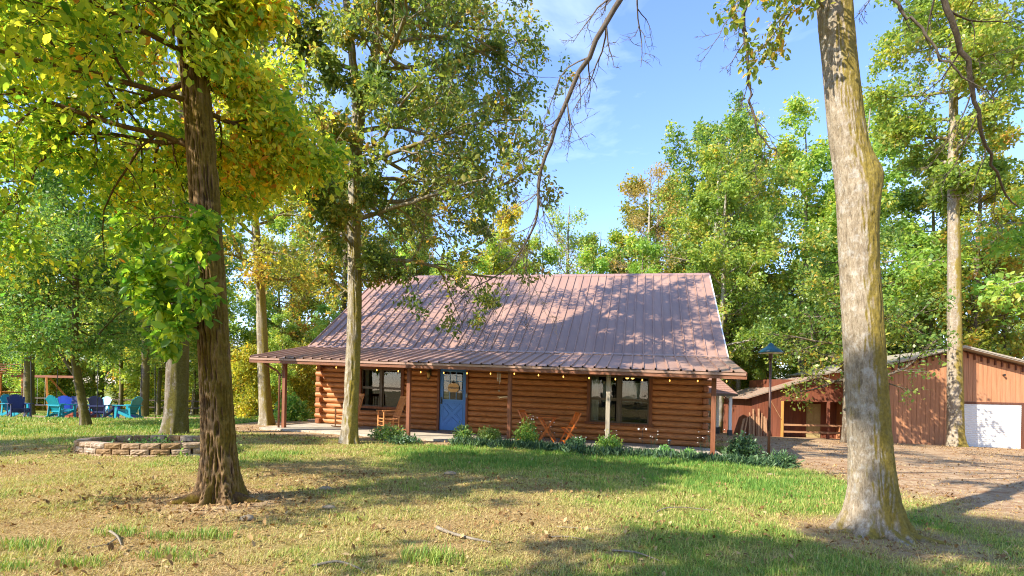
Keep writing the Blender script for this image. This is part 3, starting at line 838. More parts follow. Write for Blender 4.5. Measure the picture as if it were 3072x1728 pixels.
def leaf_mesh(name, A, D, per, size, m, rng, spread=0.12, droop=0.35, wide=0.5, up=1.1, quad=False, keep=None, along=0.0, rnd_shift=None):
    """A anchors, D twig directions: a spray of folded leaves at each anchor"""
    A = np.repeat(A, per, 0); D = np.repeat(D, per, 0); n = len(A)
    if rnd_shift is not None: rnd_shift = np.repeat(rnd_shift, per, 0)
    rv = rng.normal(size=(n, 3))
    B = A + rng.normal(size=(n, 3)) * spread + D * (rng.random((n, 1)) - 0.5) * along
    ax = unit(D * 0.5 + rv * 0.75 + np.array([0, 0, -droop]))
    nr = rng.normal(size=(n, 3)) * 0.75 + np.array([0, 0, up])
    sd = unit(np.cross(ax, nr)); nn = np.cross(sd, ax)
    L = size * (0.45 + 1.0 * rng.random((n, 1)) ** 1.3); W = L * wide * (0.8 + 0.4 * rng.random((n, 1)))
    if keep is not None:
        k = keep(B); B, ax, sd, nn, L, W = B[k], ax[k], sd[k], nn[k], L[k], W[k]; n = len(B)
        if rnd_shift is not None: rnd_shift = rnd_shift[k]
    rn = rng.random(n)
    if rnd_shift is not None: rn = np.clip(rn * 0.65 + rnd_shift * 0.45, 0, 1)
    curl = (rng.random((n, 1)) - 0.3) * 0.28
    if quad:
        V = np.stack([B, B + ax * L * .5 + sd * W * .5 + nn * W * .12, B + ax * L + nn * L * -curl, B + ax * L * .5 - sd * W * .5 + nn * W * .12], 1)
        F = np.arange(n)[:, None] * 4 + np.array([[0, 1, 2, 3]]); k = 4; FF = F
    else:
        f = 0.16
        V = np.stack([B, B + ax * L * .28 + sd * W * .42 + nn * W * f, B + ax * L * .62 + sd * W * .5 + nn * (W * f - L * curl * .3), B + ax * L - nn * L * curl,
                      B + ax * L * .62 - sd * W * .5 + nn * (W * f - L * curl * .3), B + ax * L * .28 - sd * W * .42 + nn * W * f], 1)
        b = np.arange(n)[:, None] * 6; k = 6
        FF = np.concatenate([b + np.array([[0, 1, 2, 3]]), b + np.array([[3, 4, 5, 0]])])
    return np_mesh(name, V.reshape(-1, 3), FF, m, {'rnd': np.repeat(rn, k)})

def grow(wood, rng, p, d, length, r, level, cfg, anchors, tone):
    """one branch and, recursively, what it carries"""
    n = cfg['segs'][level]
    P = [np.array(p, float)]; d = unit(np.array(d, float)); step = length / n
    wig, up = cfg['wig'][level], cfg['up'][level]
    for i in range(n):
        d = unit(d + rng.normal(size=3) * wig + np.array([0, 0, up]))
        P.append(P[-1] + d * step)
    P = np.array(P); rad = np.linspace(r, r * cfg['taper'], n + 1)
    if r > cfg.get('minr', 0.004): wood.tube(P, rad, 7 if r > .05 else (5 if r > .02 else 3))
    if level == cfg['last']:
        k = cfg['apl']
        t = np.linspace(0.25, 1.0, k) * n; i = np.clip(t.astype(int), 0, n - 1)
        for a, b in zip(t, i):
            anchors.append((P[b] + (P[b + 1] - P[b]) * (a - b), P[b + 1] - P[b], tone))
        return
    m = cfg['kids'][level]
    lo = cfg.get('bare', [0.3, 0.2, 0.1, 0.1])[level]
    for q in range(m):
        t = lo + (1 - lo) * (q + rng.random()) / m
        b = min(int(t * n), n - 1); pt = P[b] + (P[b + 1] - P[b]) * (t * n - b)
        dd = unit(P[b + 1] - P[b]); sidev = unit(np.cross(dd, rng.normal(size=3)))
        ang = R(cfg['ang'][level] + rng.normal() * 10)
        nd = dd * math.cos(ang) + sidev * math.sin(ang)
        if cfg.get('flat'): nd[2] *= 1 - cfg['flat']
        grow(wood, rng, pt, nd, length * cfg['rat'][level] * (0.65 + 0.6 * rng.random()) * (1.15 - 0.5 * t), max(r * (1 - t * (1 - cfg['taper'])) * 0.6, 0.004), level + 1, cfg, anchors, np.clip(tone + rng.normal() * .22, 0, 1))

def grow_limbs(wood, rng, P, r, zs, cfg, anchors, length, rel=0.55, az0=0.0, updir=0.4, azs=None, short=None):
    for q, z in enumerate(zs):
        i = int(np.argmin(np.abs(P[:, 2] - z)))
        az = az0 + q * 2.4 + rng.normal() * .35 if azs is None else azs[q] + rng.normal() * .15
        d = np.array([math.cos(az), math.sin(az), updir + rng.normal() * .15])
        sh = 1.0 if short is None else (short if math.cos(az) > .25 else (.62 if math.cos(az) > -.45 else 1.0))
        grow(wood, rng, P[i], d, length(z) * sh * (0.8 + .4 * rng.random()), r[i] * rel, 0, cfg, anchors, rng.random())

def arrs(anchors):
    return np.array([a[0] for a in anchors]), unit(np.array([a[1] for a in anchors])), np.array([a[2] for a in anchors])

# leaf colours
L_T1 = mat_leaf('hickory_leaf', [(0.0, lin(60, 102, 38)), (0.35, lin(106, 136, 46)), (0.65, lin(150, 160, 54)), (0.9, lin(186, 178, 62)), (0.99, lin(198, 168, 60)), (1.0, lin(176, 120, 48))], 0.6, 2.8, 0.42, 0.02)
L_oak = mat_leaf('oak_leaf', [(0.0, lin(66, 98, 46)), (0.45, lin(106, 134, 62)), (0.75, lin(144, 158, 72)), (0.93, lin(172, 170, 80)), (1.0, lin(196, 160, 74))], 0.5, 2.0, 0.4, 0.02, 0.5)
L_gum = mat_leaf('pale_green_leaf', [(0.0, lin(84, 122, 52)), (0.5, lin(134, 166, 74)), (0.85, lin(170, 186, 88)), (1.0, lin(196, 182, 92))], 0.5, 2.0, 0.42, 0.03, 0.45)
L_small = mat_leaf('small_green_leaf', [(0.0, lin(60, 106, 52)), (0.5, lin(104, 148, 70)), (0.9, lin(150, 174, 84)), (1.0, lin(182, 174, 80))], 0.48, 1.9, 0.42, 0.02, 0.45)
L_bg = mat_leaf('woodland_leaf', [(0.0, lin(76, 104, 44)), (0.4, lin(116, 142, 58)), (0.7, lin(154, 164, 68)), (0.92, lin(184, 174, 74)), (1.0, lin(190, 148, 68))], 0.5, 2.0, 0.5, 0.06, 0.35)
L_yel = mat_leaf('turning_yellow_leaf', [(0.0, lin(106, 126, 48)), (0.5, lin(154, 156, 60)), (0.85, lin(186, 172, 70)), (1.0, lin(186, 140, 62))], 0.5, 1.9, 0.5, 0.03)
L_brown = mat_leaf('thin_brown_leaf', [(0.0, lin(120, 116, 66)), (0.5, lin(156, 138, 78)), (1.0, lin(182, 138, 74))], 0.4, 1.5, 0.55, 0.03)
L_shrub = mat_leaf('shrub_leaf', [(0.0, lin(56, 104, 46)), (0.5, lin(106, 150, 74)), (0.9, lin(152, 180, 106)), (1.0, lin(178, 196, 128))], 0.42, 1.7, 0.42, 0.05, 0.45)
L_border = mat_leaf('dark_border_leaf', [(0.0, lin(44, 72, 52)), (0.5, lin(72, 104, 68)), (1.0, lin(112, 140, 88))], 0.35, 1.4, 0.42, 0.03, 0.45)

B_t1 = mat_bark('furrowed_dark_bark', lin(30, 22, 15), lin(94, 72, 48), lin(166, 136, 96), lin(84, 70, 18), 0.44, hw=.55, bstr=1.0)
B_t2 = mat_bark('mossy_oak_bark', lin(72, 62, 48), lin(136, 123, 98), lin(186, 174, 150), lin(108, 94, 22), 0.60, (.95, -.12, 0), (16, 16, 3.5), .3, hw=.35, bstr=.9)
B_t3 = mat_bark('mossy_grey_bark', lin(84, 72, 56), lin(152, 136, 112), lin(196, 184, 162), lin(112, 96, 28), 0.78, (0.95, -0.1, 0.1), (14, 14, 4), .3, hw=.15, bstr=1.0)
B_gen = mat_bark('woodland_bark', lin(46, 38, 30), lin(94, 82, 66), lin(140, 128, 108), lin(78, 72, 26), 0.55, lichen=.2)
B_pale = mat_bark('pale_bark', lin(84, 76, 64), lin(140, 131, 115), lin(180, 172, 158), lin(96, 86, 34), 0.55, lichen=.3)
B_dead = mat_bark('dead_branch_bark', lin(58, 51, 43), lin(100, 89, 76), lin(150, 140, 124), None)

def tree(name, label, cat, loc, wood, bark, leaf_me=None, group=None):
    t = thing(name, label, cat, loc, 0, group)
    link('trunk', wood.mesh('trunk', bark), t)
    if leaf_me is not None: link('crown', leaf_me, t)
    return t

CAMP = np.array([0, 0, 1.469])
def dist_keep(loc, dmin):
    def f(B):
        return np.linalg.norm(B + np.array(loc) - CAMP, axis=1) > dmin
    return f

# -- dark furrowed tree close on the left
def tree_hickory():
    loc = (-3.49, 6.56, gzf(-3.49, 6.56) - .03); rng = np.random.default_rng(11)
    w = Wood()
    P, r = w.trunk([(0, 0, 0), (-.03, 0, .6), (-.1, .0, 1.6), (-.22, .02, 3.0), (-.38, .05, 4.6), (-.62, .1, 6.6), (-.75, .2, 9), (-.8, .2, 12), (-.7, .3, 15), (-.6, .2, 17.5)],
                   [.20, .18, .166, .16, .15, .135, .115, .09, .06, .02], 150, 460, .7, 5, .03, 6.5, 46, 3)
    # long root running to the left front
    w.tube([(-.12, -.08, .10), (-.30, -.2, .05), (-.55, -.33, .01), (-.85, -.43, -.04)], [.11, .075, .05, .025], 10)
    w.tube([(.15, -.05, .08), (.34, -.03, .04), (.6, .02, -.03)], [.09, .06, .025], 10)
    A = []
    cfg = dict(segs=[9, 6, 5, 4], wig=[.10, .16, .2, .2], up=[-.012, -.03, -.05, -.05], taper=.3, kids=[10, 6, 4], ang=[50, 50, 45], rat=[.45, .5, .55], last=3, apl=5, minr=.003, bare=[.1, .1, .1, .1])
    # low wide limbs, mostly out over the lawn to the left and toward the house
    azs = [3.3, 2.6, 4.0, 1.9, 0.5, 3.0, 4.5, 1.2, 2.2, 3.7, 0.0, 5.2, 2.8, 3.5]
    zs = [4.3, 4.5, 4.9, 4.6, 4.8, 5.2, 5.4, 5.2, 5.6, 5.8, 5.5, 6.0, 6.2, 6.1]
    grow_limbs(w, rng, P, r, zs, cfg, A, lambda z: 3.9 if z < 6 else 3.4, .24, updir=.12, azs=azs, short=.36)
    grow_limbs(w, rng, P, r, list(np.linspace(12, 16.5, 8)), dict(cfg, apl=3, kids=[6, 4, 3]), A, lambda z: 1.9, .5, updir=.45)
    # hanging sprays close around the lower trunk
    B = []
    cf2 = dict(segs=[6, 5, 4], wig=[.14, .2, .2], up=[-.16, -.14, -.1], taper=.4, kids=[6, 5], ang=[40, 42], rat=[.45, .5], last=2, apl=3, minr=.002, bare=[.25, .1, .1])
    for z, az, ln in ((2.75, -1.9, .55), (2.5, -1.3, .5), (2.3, -2.4, .5), (2.8, -2.6, .65), (2.2, -1.7, .45), (2.6, -3.0, .6), (2.1, -2.3, .45), (2.4, -1.9, .5), (2.9, -1.6, .55), (3.0, -2.3, .7), (3.2, -1.2, .6), (3.4, 3.3, .8)):
        i = int(np.argmin(np.abs(P[:, 2] - z)))
        grow(w, rng, P[i] + np.array([math.cos(az), math.sin(az), 0]) * .17, (math.cos(az), math.sin(az), .25), ln, .012, 0, cf2, B, .1 + .4 * rng.random())
    a1, d1, t1 = arrs(A)
    me = leaf_mesh('crown', a1, d1, 4, .096, L_T1, rng, .10, .3, .46, .8, keep=dist_keep(loc, 3.3), along=.1, rnd_shift=t1)
    a2, d2, t2 = arrs(B)
    me2 = leaf_mesh('low_spray', a2, d2, 2, .115, L_T1, rng, .05, .35, .5, .8, along=.08, rnd_shift=t2 * .2 - .05)
    th_ = tree('hickory_tree', 'dark deeply furrowed tree with big yellow-green leaves, nearest on the left', 'tree', loc, w, B_t1, me)
    link('low_spray', me2, th_)
    return th_
tree_hickory()

# -- oak standing just in front of the porch
def tree_oak():
    loc = (-3.99, 13.54, gzf(-3.99, 13.54) - .03); rng = np.random.default_rng(5)
    w = Wood()
    P, r = w.trunk([(0, 0, 0), (0, 0, .7), (.03, 0, 2), (.05, 0, 3.5), (.0, 0, 5.5), (-.02, .05, 7.2), (.02, .1, 8.4), (-.14, .1, 9.6), (-.4, .15, 11.5), (-.6, .2, 14), (-.5, .2, 16.5)],
                   [.20, .18, .17, .165, .155, .15, .15, .095, .08, .05, .02], 64, 260, .42, 5, .022, 3.5, 24, 8)
    # second leader of the fork
    Q, q = resample([(.02, .1, 8.3), (.3, .1, 9.2), (.48, .1, 10.6), (.62, .0, 12.4), (.9, 0, 14.5), (1.2, .1, 16.5)], [.13, .11, .10, .08, .05, .02], 30)
    w.tube(Q, q, 10)
    A = []
    cfg = dict(segs=[8, 6, 5, 4], wig=[.13, .18, .2, .2], up=[.0, -.02, -.03, -.03], taper=.3, kids=[8, 5, 3], ang=[46, 48, 45], rat=[.42, .5, .55], last=3, apl=3, minr=.005, bare=[.22, .15, .1, .1])
    zs = [4.7, 5.2, 5.6, 5.9, 6.3, 6.6, 6.9, 7.3, 7.6, 8.0, 6.1, 7.0, 7.9]
    azs = [0.1, 2.6, -.7, -2.4, 1.2, .3, 3.4, -1.3, .8, 2.2, -.2, -.4, .1]
    grow_limbs(w, rng, P, r, zs, cfg, A, lambda z: 3.9, .42, updir=.12, azs=azs)
    grow_limbs(w, rng, P, r, list(np.linspace(8.8, 12.2, 6)), cfg, A, lambda z: 2.7 - .15 * (z - 9), .6, updir=.45)
    zs2 = list(np.linspace(8.7, 12.2, 10))
    grow_limbs(w, rng, Q, q, zs2, cfg, A, lambda z: 4.6 - .3 * (z - 9), .6, updir=.2, azs=[.1, -.8, .7, -.2, 1.2, .3, -.6, .2, 1.5, -1.2])
    # low twigs on the stem over the roof edge
    grow_limbs(w, rng, P, r, [3.7, 4.1, 4.5, 4.3, 4.9], dict(cfg, kids=[6, 4, 2]), A, lambda z: 1.3, .2, updir=.15, azs=[3.0, .2, -1.0, 1.2, -2.2])
    grow_limbs(w, rng, P, r, list(np.linspace(5.4, 11.4, 16)), dict(cfg, kids=[6, 4, 3]), A, lambda z: 1.5, .2, updir=.1, azs=[-1.6, -2.4, -.8, 3.0, -1.2, -2.0, 2.6, -.4, -1.8, 3.4, -1.0, -2.6, -1.5, 2.9, -.7, -2.1])
    a1, d1, t1 = arrs(A)
    me = leaf_mesh('crown', a1, d1, 5, .115, L_oak, rng, .07, .2, .5, .9, along=.12, rnd_shift=t1)
    return tree('oak_tree', 'slender mossy oak in front of the porch, its forked crown over the roof end', 'tree', loc, w, B_t2, me)
tree_oak()

# -- big pale trunk close on the right, with dead limbs
def tree_big():
    loc = (4.33, 6.36, gzf(4.33, 6.36) - .04); rng = np.random.default_rng(21)
    w = Wood()
    P, r = w.trunk([(0, 0, 0), (-.02, 0, .5), (-.08, 0, 1.2), (-.16, 0, 2.2), (-.24, 0, 3.2), (-.30, 0, 4.1), (-.42, 0, 4.8), (-.52, .0, 5.6), (-.62, 0, 6.6), (-.7, 0, 8.5), (-.7, .1, 11), (-.6, .2, 14), (-.6, .2, 17)],
                   [.265, .232, .216, .208, .203, .208, .193, .178, .184, .16, .13, .08, .03], 150, 460, .7, 6, .012, 7, 32, 14, bulges=((4.25, -.1, .085, .2), (4.0, -1.2, .04, .3)))
    for a, ln in ((-.6, .8), (-1.5, .55), (.3, .75), (-2.5, .5), (3.3, .5)):
        c, s_ = math.cos(a), math.sin(a)
        w.tube([(c * .18, s_ * .18, .10), (c * .34, s_ * .34, .03), (c * (.34 + ln * .5), s_ * (.34 + ln * .5), -.02), (c * (.34 + ln), s_ * (.34 + ln), -.07)], [.11, .075, .05, .025], 9)
    A = []
    cfg = dict(segs=[8, 6, 5, 4], wig=[.13, .18, .2, .2], up=[.02, -.02, -.03, -.03], taper=.3, kids=[8, 5, 3], ang=[46, 48, 45], rat=[.42, .5, .55], last=3, apl=3, minr=.005, bare=[.3, .15, .1, .1])
    grow_limbs(w, rng, P, r, list(np.linspace(8.6, 16.5, 13)), cfg, A, lambda z: 3.6 - .15 * (z - 9), .5, updir=.45)
    dead = []
    # leafy sprigs on the upper stem, left side
    cs = dict(segs=[6, 5, 4], wig=[.15, .2, .2], up=[-.06, -.08, -.05], taper=.4, kids=[6, 4], ang=[42, 45], rat=[.42, .5], last=2, apl=3, minr=.003, bare=[.35, .1, .1])
    for z, az, ln in ((6.1, 3.3, .95), (6.4, 2.7, 1.0), (6.5, 3.9, .9), (6.7, 3.1, 1.2)):
        i = int(np.argmin(np.abs(P[:, 2] - z)))
        grow(w, rng, P[i], (math.cos(az), math.sin(az), .1), ln, .018, 0, cs, A, .85)
    # dead bare limbs drooping out of the top
    limbs_ = []
    def bare_limb(pts, rad, kids, klen, dirbias, seed):
        g = np.random.default_rng(seed)
        Q, q = resample(pts, rad, 40)
        Q = Q + np.cumsum(g.normal(size=Q.shape) * .012, 0) + g.normal(size=Q.shape) * .014
        w = Wood(); limbs_.append(w)
        w.tube(Q, q, 7)
        cb = dict(segs=[7, 6, 5], wig=[.16, .2, .22], up=[-.03, -.05, -.05], taper=.25, kids=[6, 4], ang=[42, 48], rat=[.45, .45], last=2, apl=1, minr=.0, bare=[.25, .2, .1])
        for k in range(kids):
            i = int(4 + (len(Q) - 6) * k / kids + g.random() * 2)
            dd = unit(Q[min(i + 1, 39)] - Q[i - 1]); sdv = unit(np.cross(dd, g.normal(size=3)))
            grow(w, g, Q[i], unit(dd * .7 + sdv * .7 + np.array(dirbias)), klen * (.6 + .8 * g.random()), max(q[i] * .45, .006), 0, cb, dead, 0)
    bare_limb([(-.7, .1, 9.2), (-1.5, .4, 8.7), (-2.6, .8, 7.5), (-3.25, 1.0, 6.5), (-3.75, 1.2, 5.6), (-4.0, 1.35, 4.8), (-4.05, 1.5, 4.1), (-4.4, 1.6, 3.5), (-5.1, 1.8, 3.1)], [.06, .05, .042, .036, .03, .024, .017, .011, .005], 34, .9, (-.15, 0, -.05), 4)
    bare_limb([(-.7, .1, 8.4), (-1.1, .3, 7.6), (-1.35, .4, 6.7), (-1.25, .5, 6.0), (-1.1, .55, 5.4), (-.75, .6, 4.9)], [.04, .034, .028, .022, .015, .006], 10, .6, (-.1, 0, -.15), 7)
    bare_limb([(-.6, 0, 8.6), (-.2, -.1, 8.0), (.4, .1, 7.2), (1.1, .4, 6.4), (1.8, .8, 5.6), (2.5, 1.2, 4.9), (3.2, 1.6, 4.5)], [.05, .045, .04, .034, .026, .018, .008], 12, .9, (.1, 0, -.05), 9)
    bare_limb([(-.75, 0, 7.2), (-.3, -.25, 6.4), (.1, -.32, 5.9), (.55, -.35, 5.4), (1.0, -.3, 5.1)], [.02, .018, .015, .011, .005], 6, .5, (.1, -.05, -.05), 12)
    a1, d1, t1 = arrs(A)
    me = leaf_mesh('crown', a1, d1, 4, .085, L_oak, rng, .07, .3, .5, .9, along=.1, rnd_shift=t1)
    tb_ = tree('leaning_oak_tree', 'massive pale mossy trunk with a burl and bare dead limbs, nearest on the right', 'tree', loc, w, B_t3, me)
    for wl__ in limbs_: link('dead_limb', wl__.mesh('dead_limb', B_dead), tb_)
    return tb_
tree_big()

# -- trees of the middle distance and the woods: a few grown once, then set out one by one
def grown(seed, h, r0, clear, limbs, reach, leafm, size, per, dens=(7, 5), apl=3, bark=None, lean=(0, 0), sides=14, up=.35, wig=.03, droop=.25, spread=.16, minr=.008, top=.95, quad=True, shape=None):
    rng = np.random.default_rng(seed); w = Wood()
    n = 9; z = np.linspace(0, h, n)
    x = lean[0] * z / h + np.cumsum(rng.normal(size=n)) * wig * h * .12; y = lean[1] * z / h + np.cumsum(rng.normal(size=n)) * wig * h * .12
    x -= x[0]; y -= y[0]
    P, r = w.trunk(list(zip(x, y, z)), list(r0 * (1 - z / h) ** .75 + .012), sides, 60, .4, 5, .018 if r0 > .15 else .006, 1.4, 9, seed)
    A = []
    cfg = dict(segs=[7, 5, 4], wig=[.14, .18, .2], up=[.02, -.01, -.02], taper=.3, kids=list(dens), ang=[46, 48], rat=[.45, .5], last=2, apl=apl, minr=minr, bare=[.2, .12, .1])
    sh = shape or (lambda t: reach * (1.05 - .75 * t) * (0.55 + 1.8 * min(t, .25)))
    zs = np.linspace(clear, h * top, limbs)
    grow_limbs(w, rng, P, r, list(zs), cfg, A, lambda q: sh((q - clear) / (h - clear)), .45, az0=rng.random() * 6, updir=up)
    a, d, t = arrs(A)
    me = leaf_mesh('crown', a, d, per, size, leafm, rng, spread, droop, .6, .8, quad=quad, along=.2, rnd_shift=t)
    return w.mesh('trunk', bark or B_gen), me

def plant_tree(name, meshes, label, cat, x, y, rz=0.0, s=1.0, group=None, sz=None):
    t = thing(name, label, cat, (x, y, gzf(x, y) - .05), rz, group)
    t.scale = (s, s, sz or s)
    link('trunk', meshes[0], t); link('crown', meshes[1], t)
    return t

P_a = grown(31, 16, .24, 3.6, 24, 4.4, L_bg, .20, 9, (8, 5))
P_b = grown(32, 19, .26, 6.0, 24, 4.2, L_bg, .20, 9, (8, 5))
P_c = grown(33, 17, .22, 4.0, 24, 4.2, L_gum, .20, 9, (8, 5), bark=B_pale)
P_d = grown(34, 12, .16, 2.6, 20, 3.4, L_yel, .17, 8, (7, 5))
P_e = grown(35, 17, .22, 5.0, 22, 4.0, L_brown, .13, 3, (8, 5), bark=B_pale, up=.75, minr=.004)
P_f = grown(36, 5.0, .05, .25, 22, 1.9, L_bg, .15, 7, (7, 4), sides=8, minr=.004)
P_g = grown(37, 11, .09, 2.0, 22, 2.3, L_gum, .17, 6, (6, 4), sides=8)
P_h = grown(38, 3.2, .035, .12, 20, 1.7, L_yel, .13, 7, (6, 4), sides=8, minr=.004)

# thick grey trunk behind the stone planter
m = grown(41, 15, .27, 6.2, 16, 3.2, L_T1, .13, 4, (8, 5), bark=B_gen, sides=64, wig=.012)
plant_tree('ridged_tree', m, 'thick grey ridged trunk rising right behind the stone planter', 'tree', -8.93, 14.46, 0.6)
# yellowing tree by the far porch corner
m = grown(42, 12, .2, 4.6, 18, 2.9, L_yel, .13, 4, (8, 5), bark=B_t2, sides=40, lean=(-.9, 0), wig=.014)
plant_tree('yellowing_tree', m, 'mossy trunk with yellowing leaves beyond the far left porch post', 'tree', -8.31, 18.5)
# forked small-leaved tree in front of the chairs
def tree_forked():
    loc = (-13.79, 17.58, gzf(-13.79, 17.58) - .03); rng = np.random.default_rng(61); w = Wood()
    P, r = w.trunk([(0, 0, 0), (-.12, 0, .7), (-.28, 0, 1.5), (-.42, 0, 2.4), (-.5, .1, 3.6), (-.6, .2, 5.2), (-.5, .2, 7), (-.5, .2, 9)], [.15, .125, .115, .105, .09, .07, .045, .015], 24, 80, .35, 5, .01, 1.5, 10, 2)
    Q, q = resample([(-.3, 0, 1.6), (-.6, .0, 2.0), (-.95, .05, 2.5), (-1.2, .1, 3.3), (-1.6, .2, 4.6), (-2.0, .2, 6.2)], [.085, .075, .07, .06, .045, .015], 24)
    w.tube(Q, q, 9)
    A = []
    cfg = dict(segs=[7, 5, 4], wig=[.14, .18, .2], up=[.0, -.02, -.03], taper=.3, kids=[9, 6], ang=[46, 48], rat=[.45, .5], last=2, apl=4, minr=.004, bare=[.15, .12, .1])
    grow_limbs(w, rng, P, r, list(np.linspace(2.5, 8.6, 22)), cfg, A, lambda z: 3.0 - .25 * (z - 2.5), .4, updir=.15)
    grow_limbs(w, rng, Q, q, list(np.linspace(2.4, 6.0, 14)), cfg, A, lambda z: 2.6 - .25 * (z - 2.4), .45, updir=.12)
    a, d, t = arrs(A)
    me = leaf_mesh('crown', a, d, 7, .115, L_small, rng, .12, .2, .55, .8, quad=True, along=.15, rnd_shift=t)
    return tree('forked_tree', 'slim leaning forked tree with small green leaves in front of the lawn chairs', 'tree', loc, w, B_gen, me)
tree_forked()
plant_tree('shade_tree', P_a, 'stout trunk just behind the leftmost lawn chairs', 'tree', -24.6, 27.6, 1.0, .95)
plant_tree('shade_tree', P_b, 'dark leaning trunk to the right of the last teal lawn chair', 'tree', -19.4, 28.6, 2.0, .8)
plant_tree('shade_tree', P_g, 'slim dark trunk standing behind the teal chairs', 'tree', -24.2, 33.5, 2.0, 1.2)
plant_tree('shade_tree', P_g, 'slim pale trunk at the back of the chair circle', 'tree', -21.6, 33.2, 4.0, 1.2)

# tall pale green tree in front of the barn
m = grown(43, 24, .31, 11.0, 30, 4.4, L_gum, .18, 9, (9, 6), bark=B_t3, sides=56, lean=(-.9, 0), wig=.01, shape=lambda t: 3.3 * (.3 + 2.0 * t if t < .35 else 1 - .5 * (t - .35)))
plant_tree('barn_tree', m, 'tall straight tree with bright green crown right before the barn door', 'tree', 20.1, 24.25, .3)
# low-branched oak between lamp and barn
m = grown(44, 9.0, .22, 2.5, 26, 3.4, L_oak, .16, 4, (9, 5), bark=B_gen, sides=32, up=.0, shape=lambda t: 3.3 * (1 - .5 * t))
plant_tree('low_oak', m, 'low-branched oak hanging over the shed and barn wall', 'tree', 14.4, 22.9, 2.2)

# trees one can single out over the roof
plant_tree('tall_oak', grown(45, 19, .26, 6.5, 28, 4.4, L_oak, .20, 9, (8, 5), up=.45, bark=B_pale, shape=lambda t: 4.2 * (1 - (2 * t - .85) ** 2 * .55)), 'tall round-topped oak rising behind the right end of the cabin roof', 'tree', 12.4, 33.5, .5)
plant_tree('thin_tree', P_e, 'thin tree with sparse brownish leaves above the roof ridge', 'tree', 8.9, 36.0, 0.0, 1.02)
plant_tree('thin_tree', grown(46, 15, .2, 4.5, 20, 3.6, L_gum, .15, 3, (8, 5), bark=B_pale, up=.7, minr=.004), 'sparse pale-stemmed tree left of the brownish one above the ridge', 'tree', 3.8, 37.0, 1.0)
plant_tree('yellow_tree', P_d, 'yellow-green bushy tree peeking over the middle of the ridge', 'tree', -1.4, 35.0, 1.4, 1.2)
plant_tree('tall_green_tree', P_c, 'tall pale green tree rising right behind the barn ridge', 'tree', 20.5, 38.0, 2.4, 1.3)
plant_tree('tall_green_tree', P_b, 'tall dark green tree between barn and shed roofs', 'tree', 15.5, 39.0, .4, 1.1)
plant_tree('pale_trunk_tree', P_c, 'pale trunk standing behind the shingled pavilion', 'tree', 11.7, 30.2, 1.4, .9)

# the woods all round: individual trees in loose rows
rw = random.Random(77)
def blocked(x, y):
    u, v = (float(k) for k in to_house(x, y))
    if -14.5 < u < 2.5 and -3 < v < 15.5: return True
    if 11.5 < x < 29 and 23 < y < 37: return True
    if 7 < x < 13 and 24 < y < 31: return True
    if -31 < x < -12 and 18 < y < 36: return True
    return False
spots = []
def scatter(n, x0, x1, y0, y1, dmin, keepout=True):
    out = []; tries = 0
    while len(out) < n and tries < 4000:
        tries += 1
        x, y = rw.uniform(x0, x1), rw.uniform(y0, y1)
        if keepout and blocked(x, y): continue
        if all((x - a) ** 2 + (y - b) ** 2 > dmin ** 2 for a, b in spots): spots.append((x, y)); out.append((x, y))
    return out
LOOK = {'a': 'dense broad green', 'b': 'tall dark green', 'c': 'pale bright green', 'd': 'small yellow', 'e': 'thin brownish', 'g': 'slim light green'}
for zone, (n, x0, x1, y0, y1, dmin, lab, grp) in enumerate((
        (22, -52, -9, 36, 58, 4.2, 'tree of the woods beyond the lawn chairs', 'trees behind the chairs'),
        (15, -9, 12, 39, 58, 4.0, 'tree of the woods behind the cabin roof', 'trees behind the cabin'),
        (24, 12, 58, 36, 58, 4.2, 'tree of the woods behind barn and shed', 'trees behind the barn'))):
    for x, y in scatter(n, x0, x1, y0, y1, dmin):
        k = rw.choice(['a', 'a', 'b', 'c', 'c', 'd', 'g'])
        if zone == 1: k = rw.choice(['a', 'd', 'g', 'e', 'c'])
        ms = {'a': P_a, 'b': P_b, 'c': P_c, 'd': P_d, 'e': P_e, 'g': P_g}[k]
        s_ = rw.uniform(.85, 1.2) * (.82 if zone == 1 else 1.0)
        plant_tree('woodland_tree', ms, LOOK[k] + ' ' + lab, 'tree', x, y, rw.uniform(0, 6.28), s_, LOOK[k] + ' ' + grp)
for (n, x0, x1, y0, y1, dmin, lab, grp) in (
        (26, -46, -8, 34.5, 48, 1.8, 'sapling at the wood edge behind the chairs', 'saplings behind the chairs'),
        (10, -13, -8.5, 24, 40, 1.6, 'sapling beyond the far end of the porch', 'saplings beyond the porch'),
        (30, 8.5, 48, 35.5, 50, 1.8, 'sapling at the wood edge behind the shed', 'saplings behind the shed')):
    for x, y in scatter(n, x0, x1, y0, y1, dmin):
        lk, ms = rw.choice([('bushy green', P_f), ('bushy green', P_f), ('low yellow', P_h), ('low yellow', P_h), ('slender pale', P_g)])
        plant_tree('sapling', ms, lk + ' ' + lab, 'sapling', x, y, rw.uniform(0, 6.28), rw.uniform(.8, 1.35) * (.55 if ms is P_g else 1), lk + ' ' + grp)

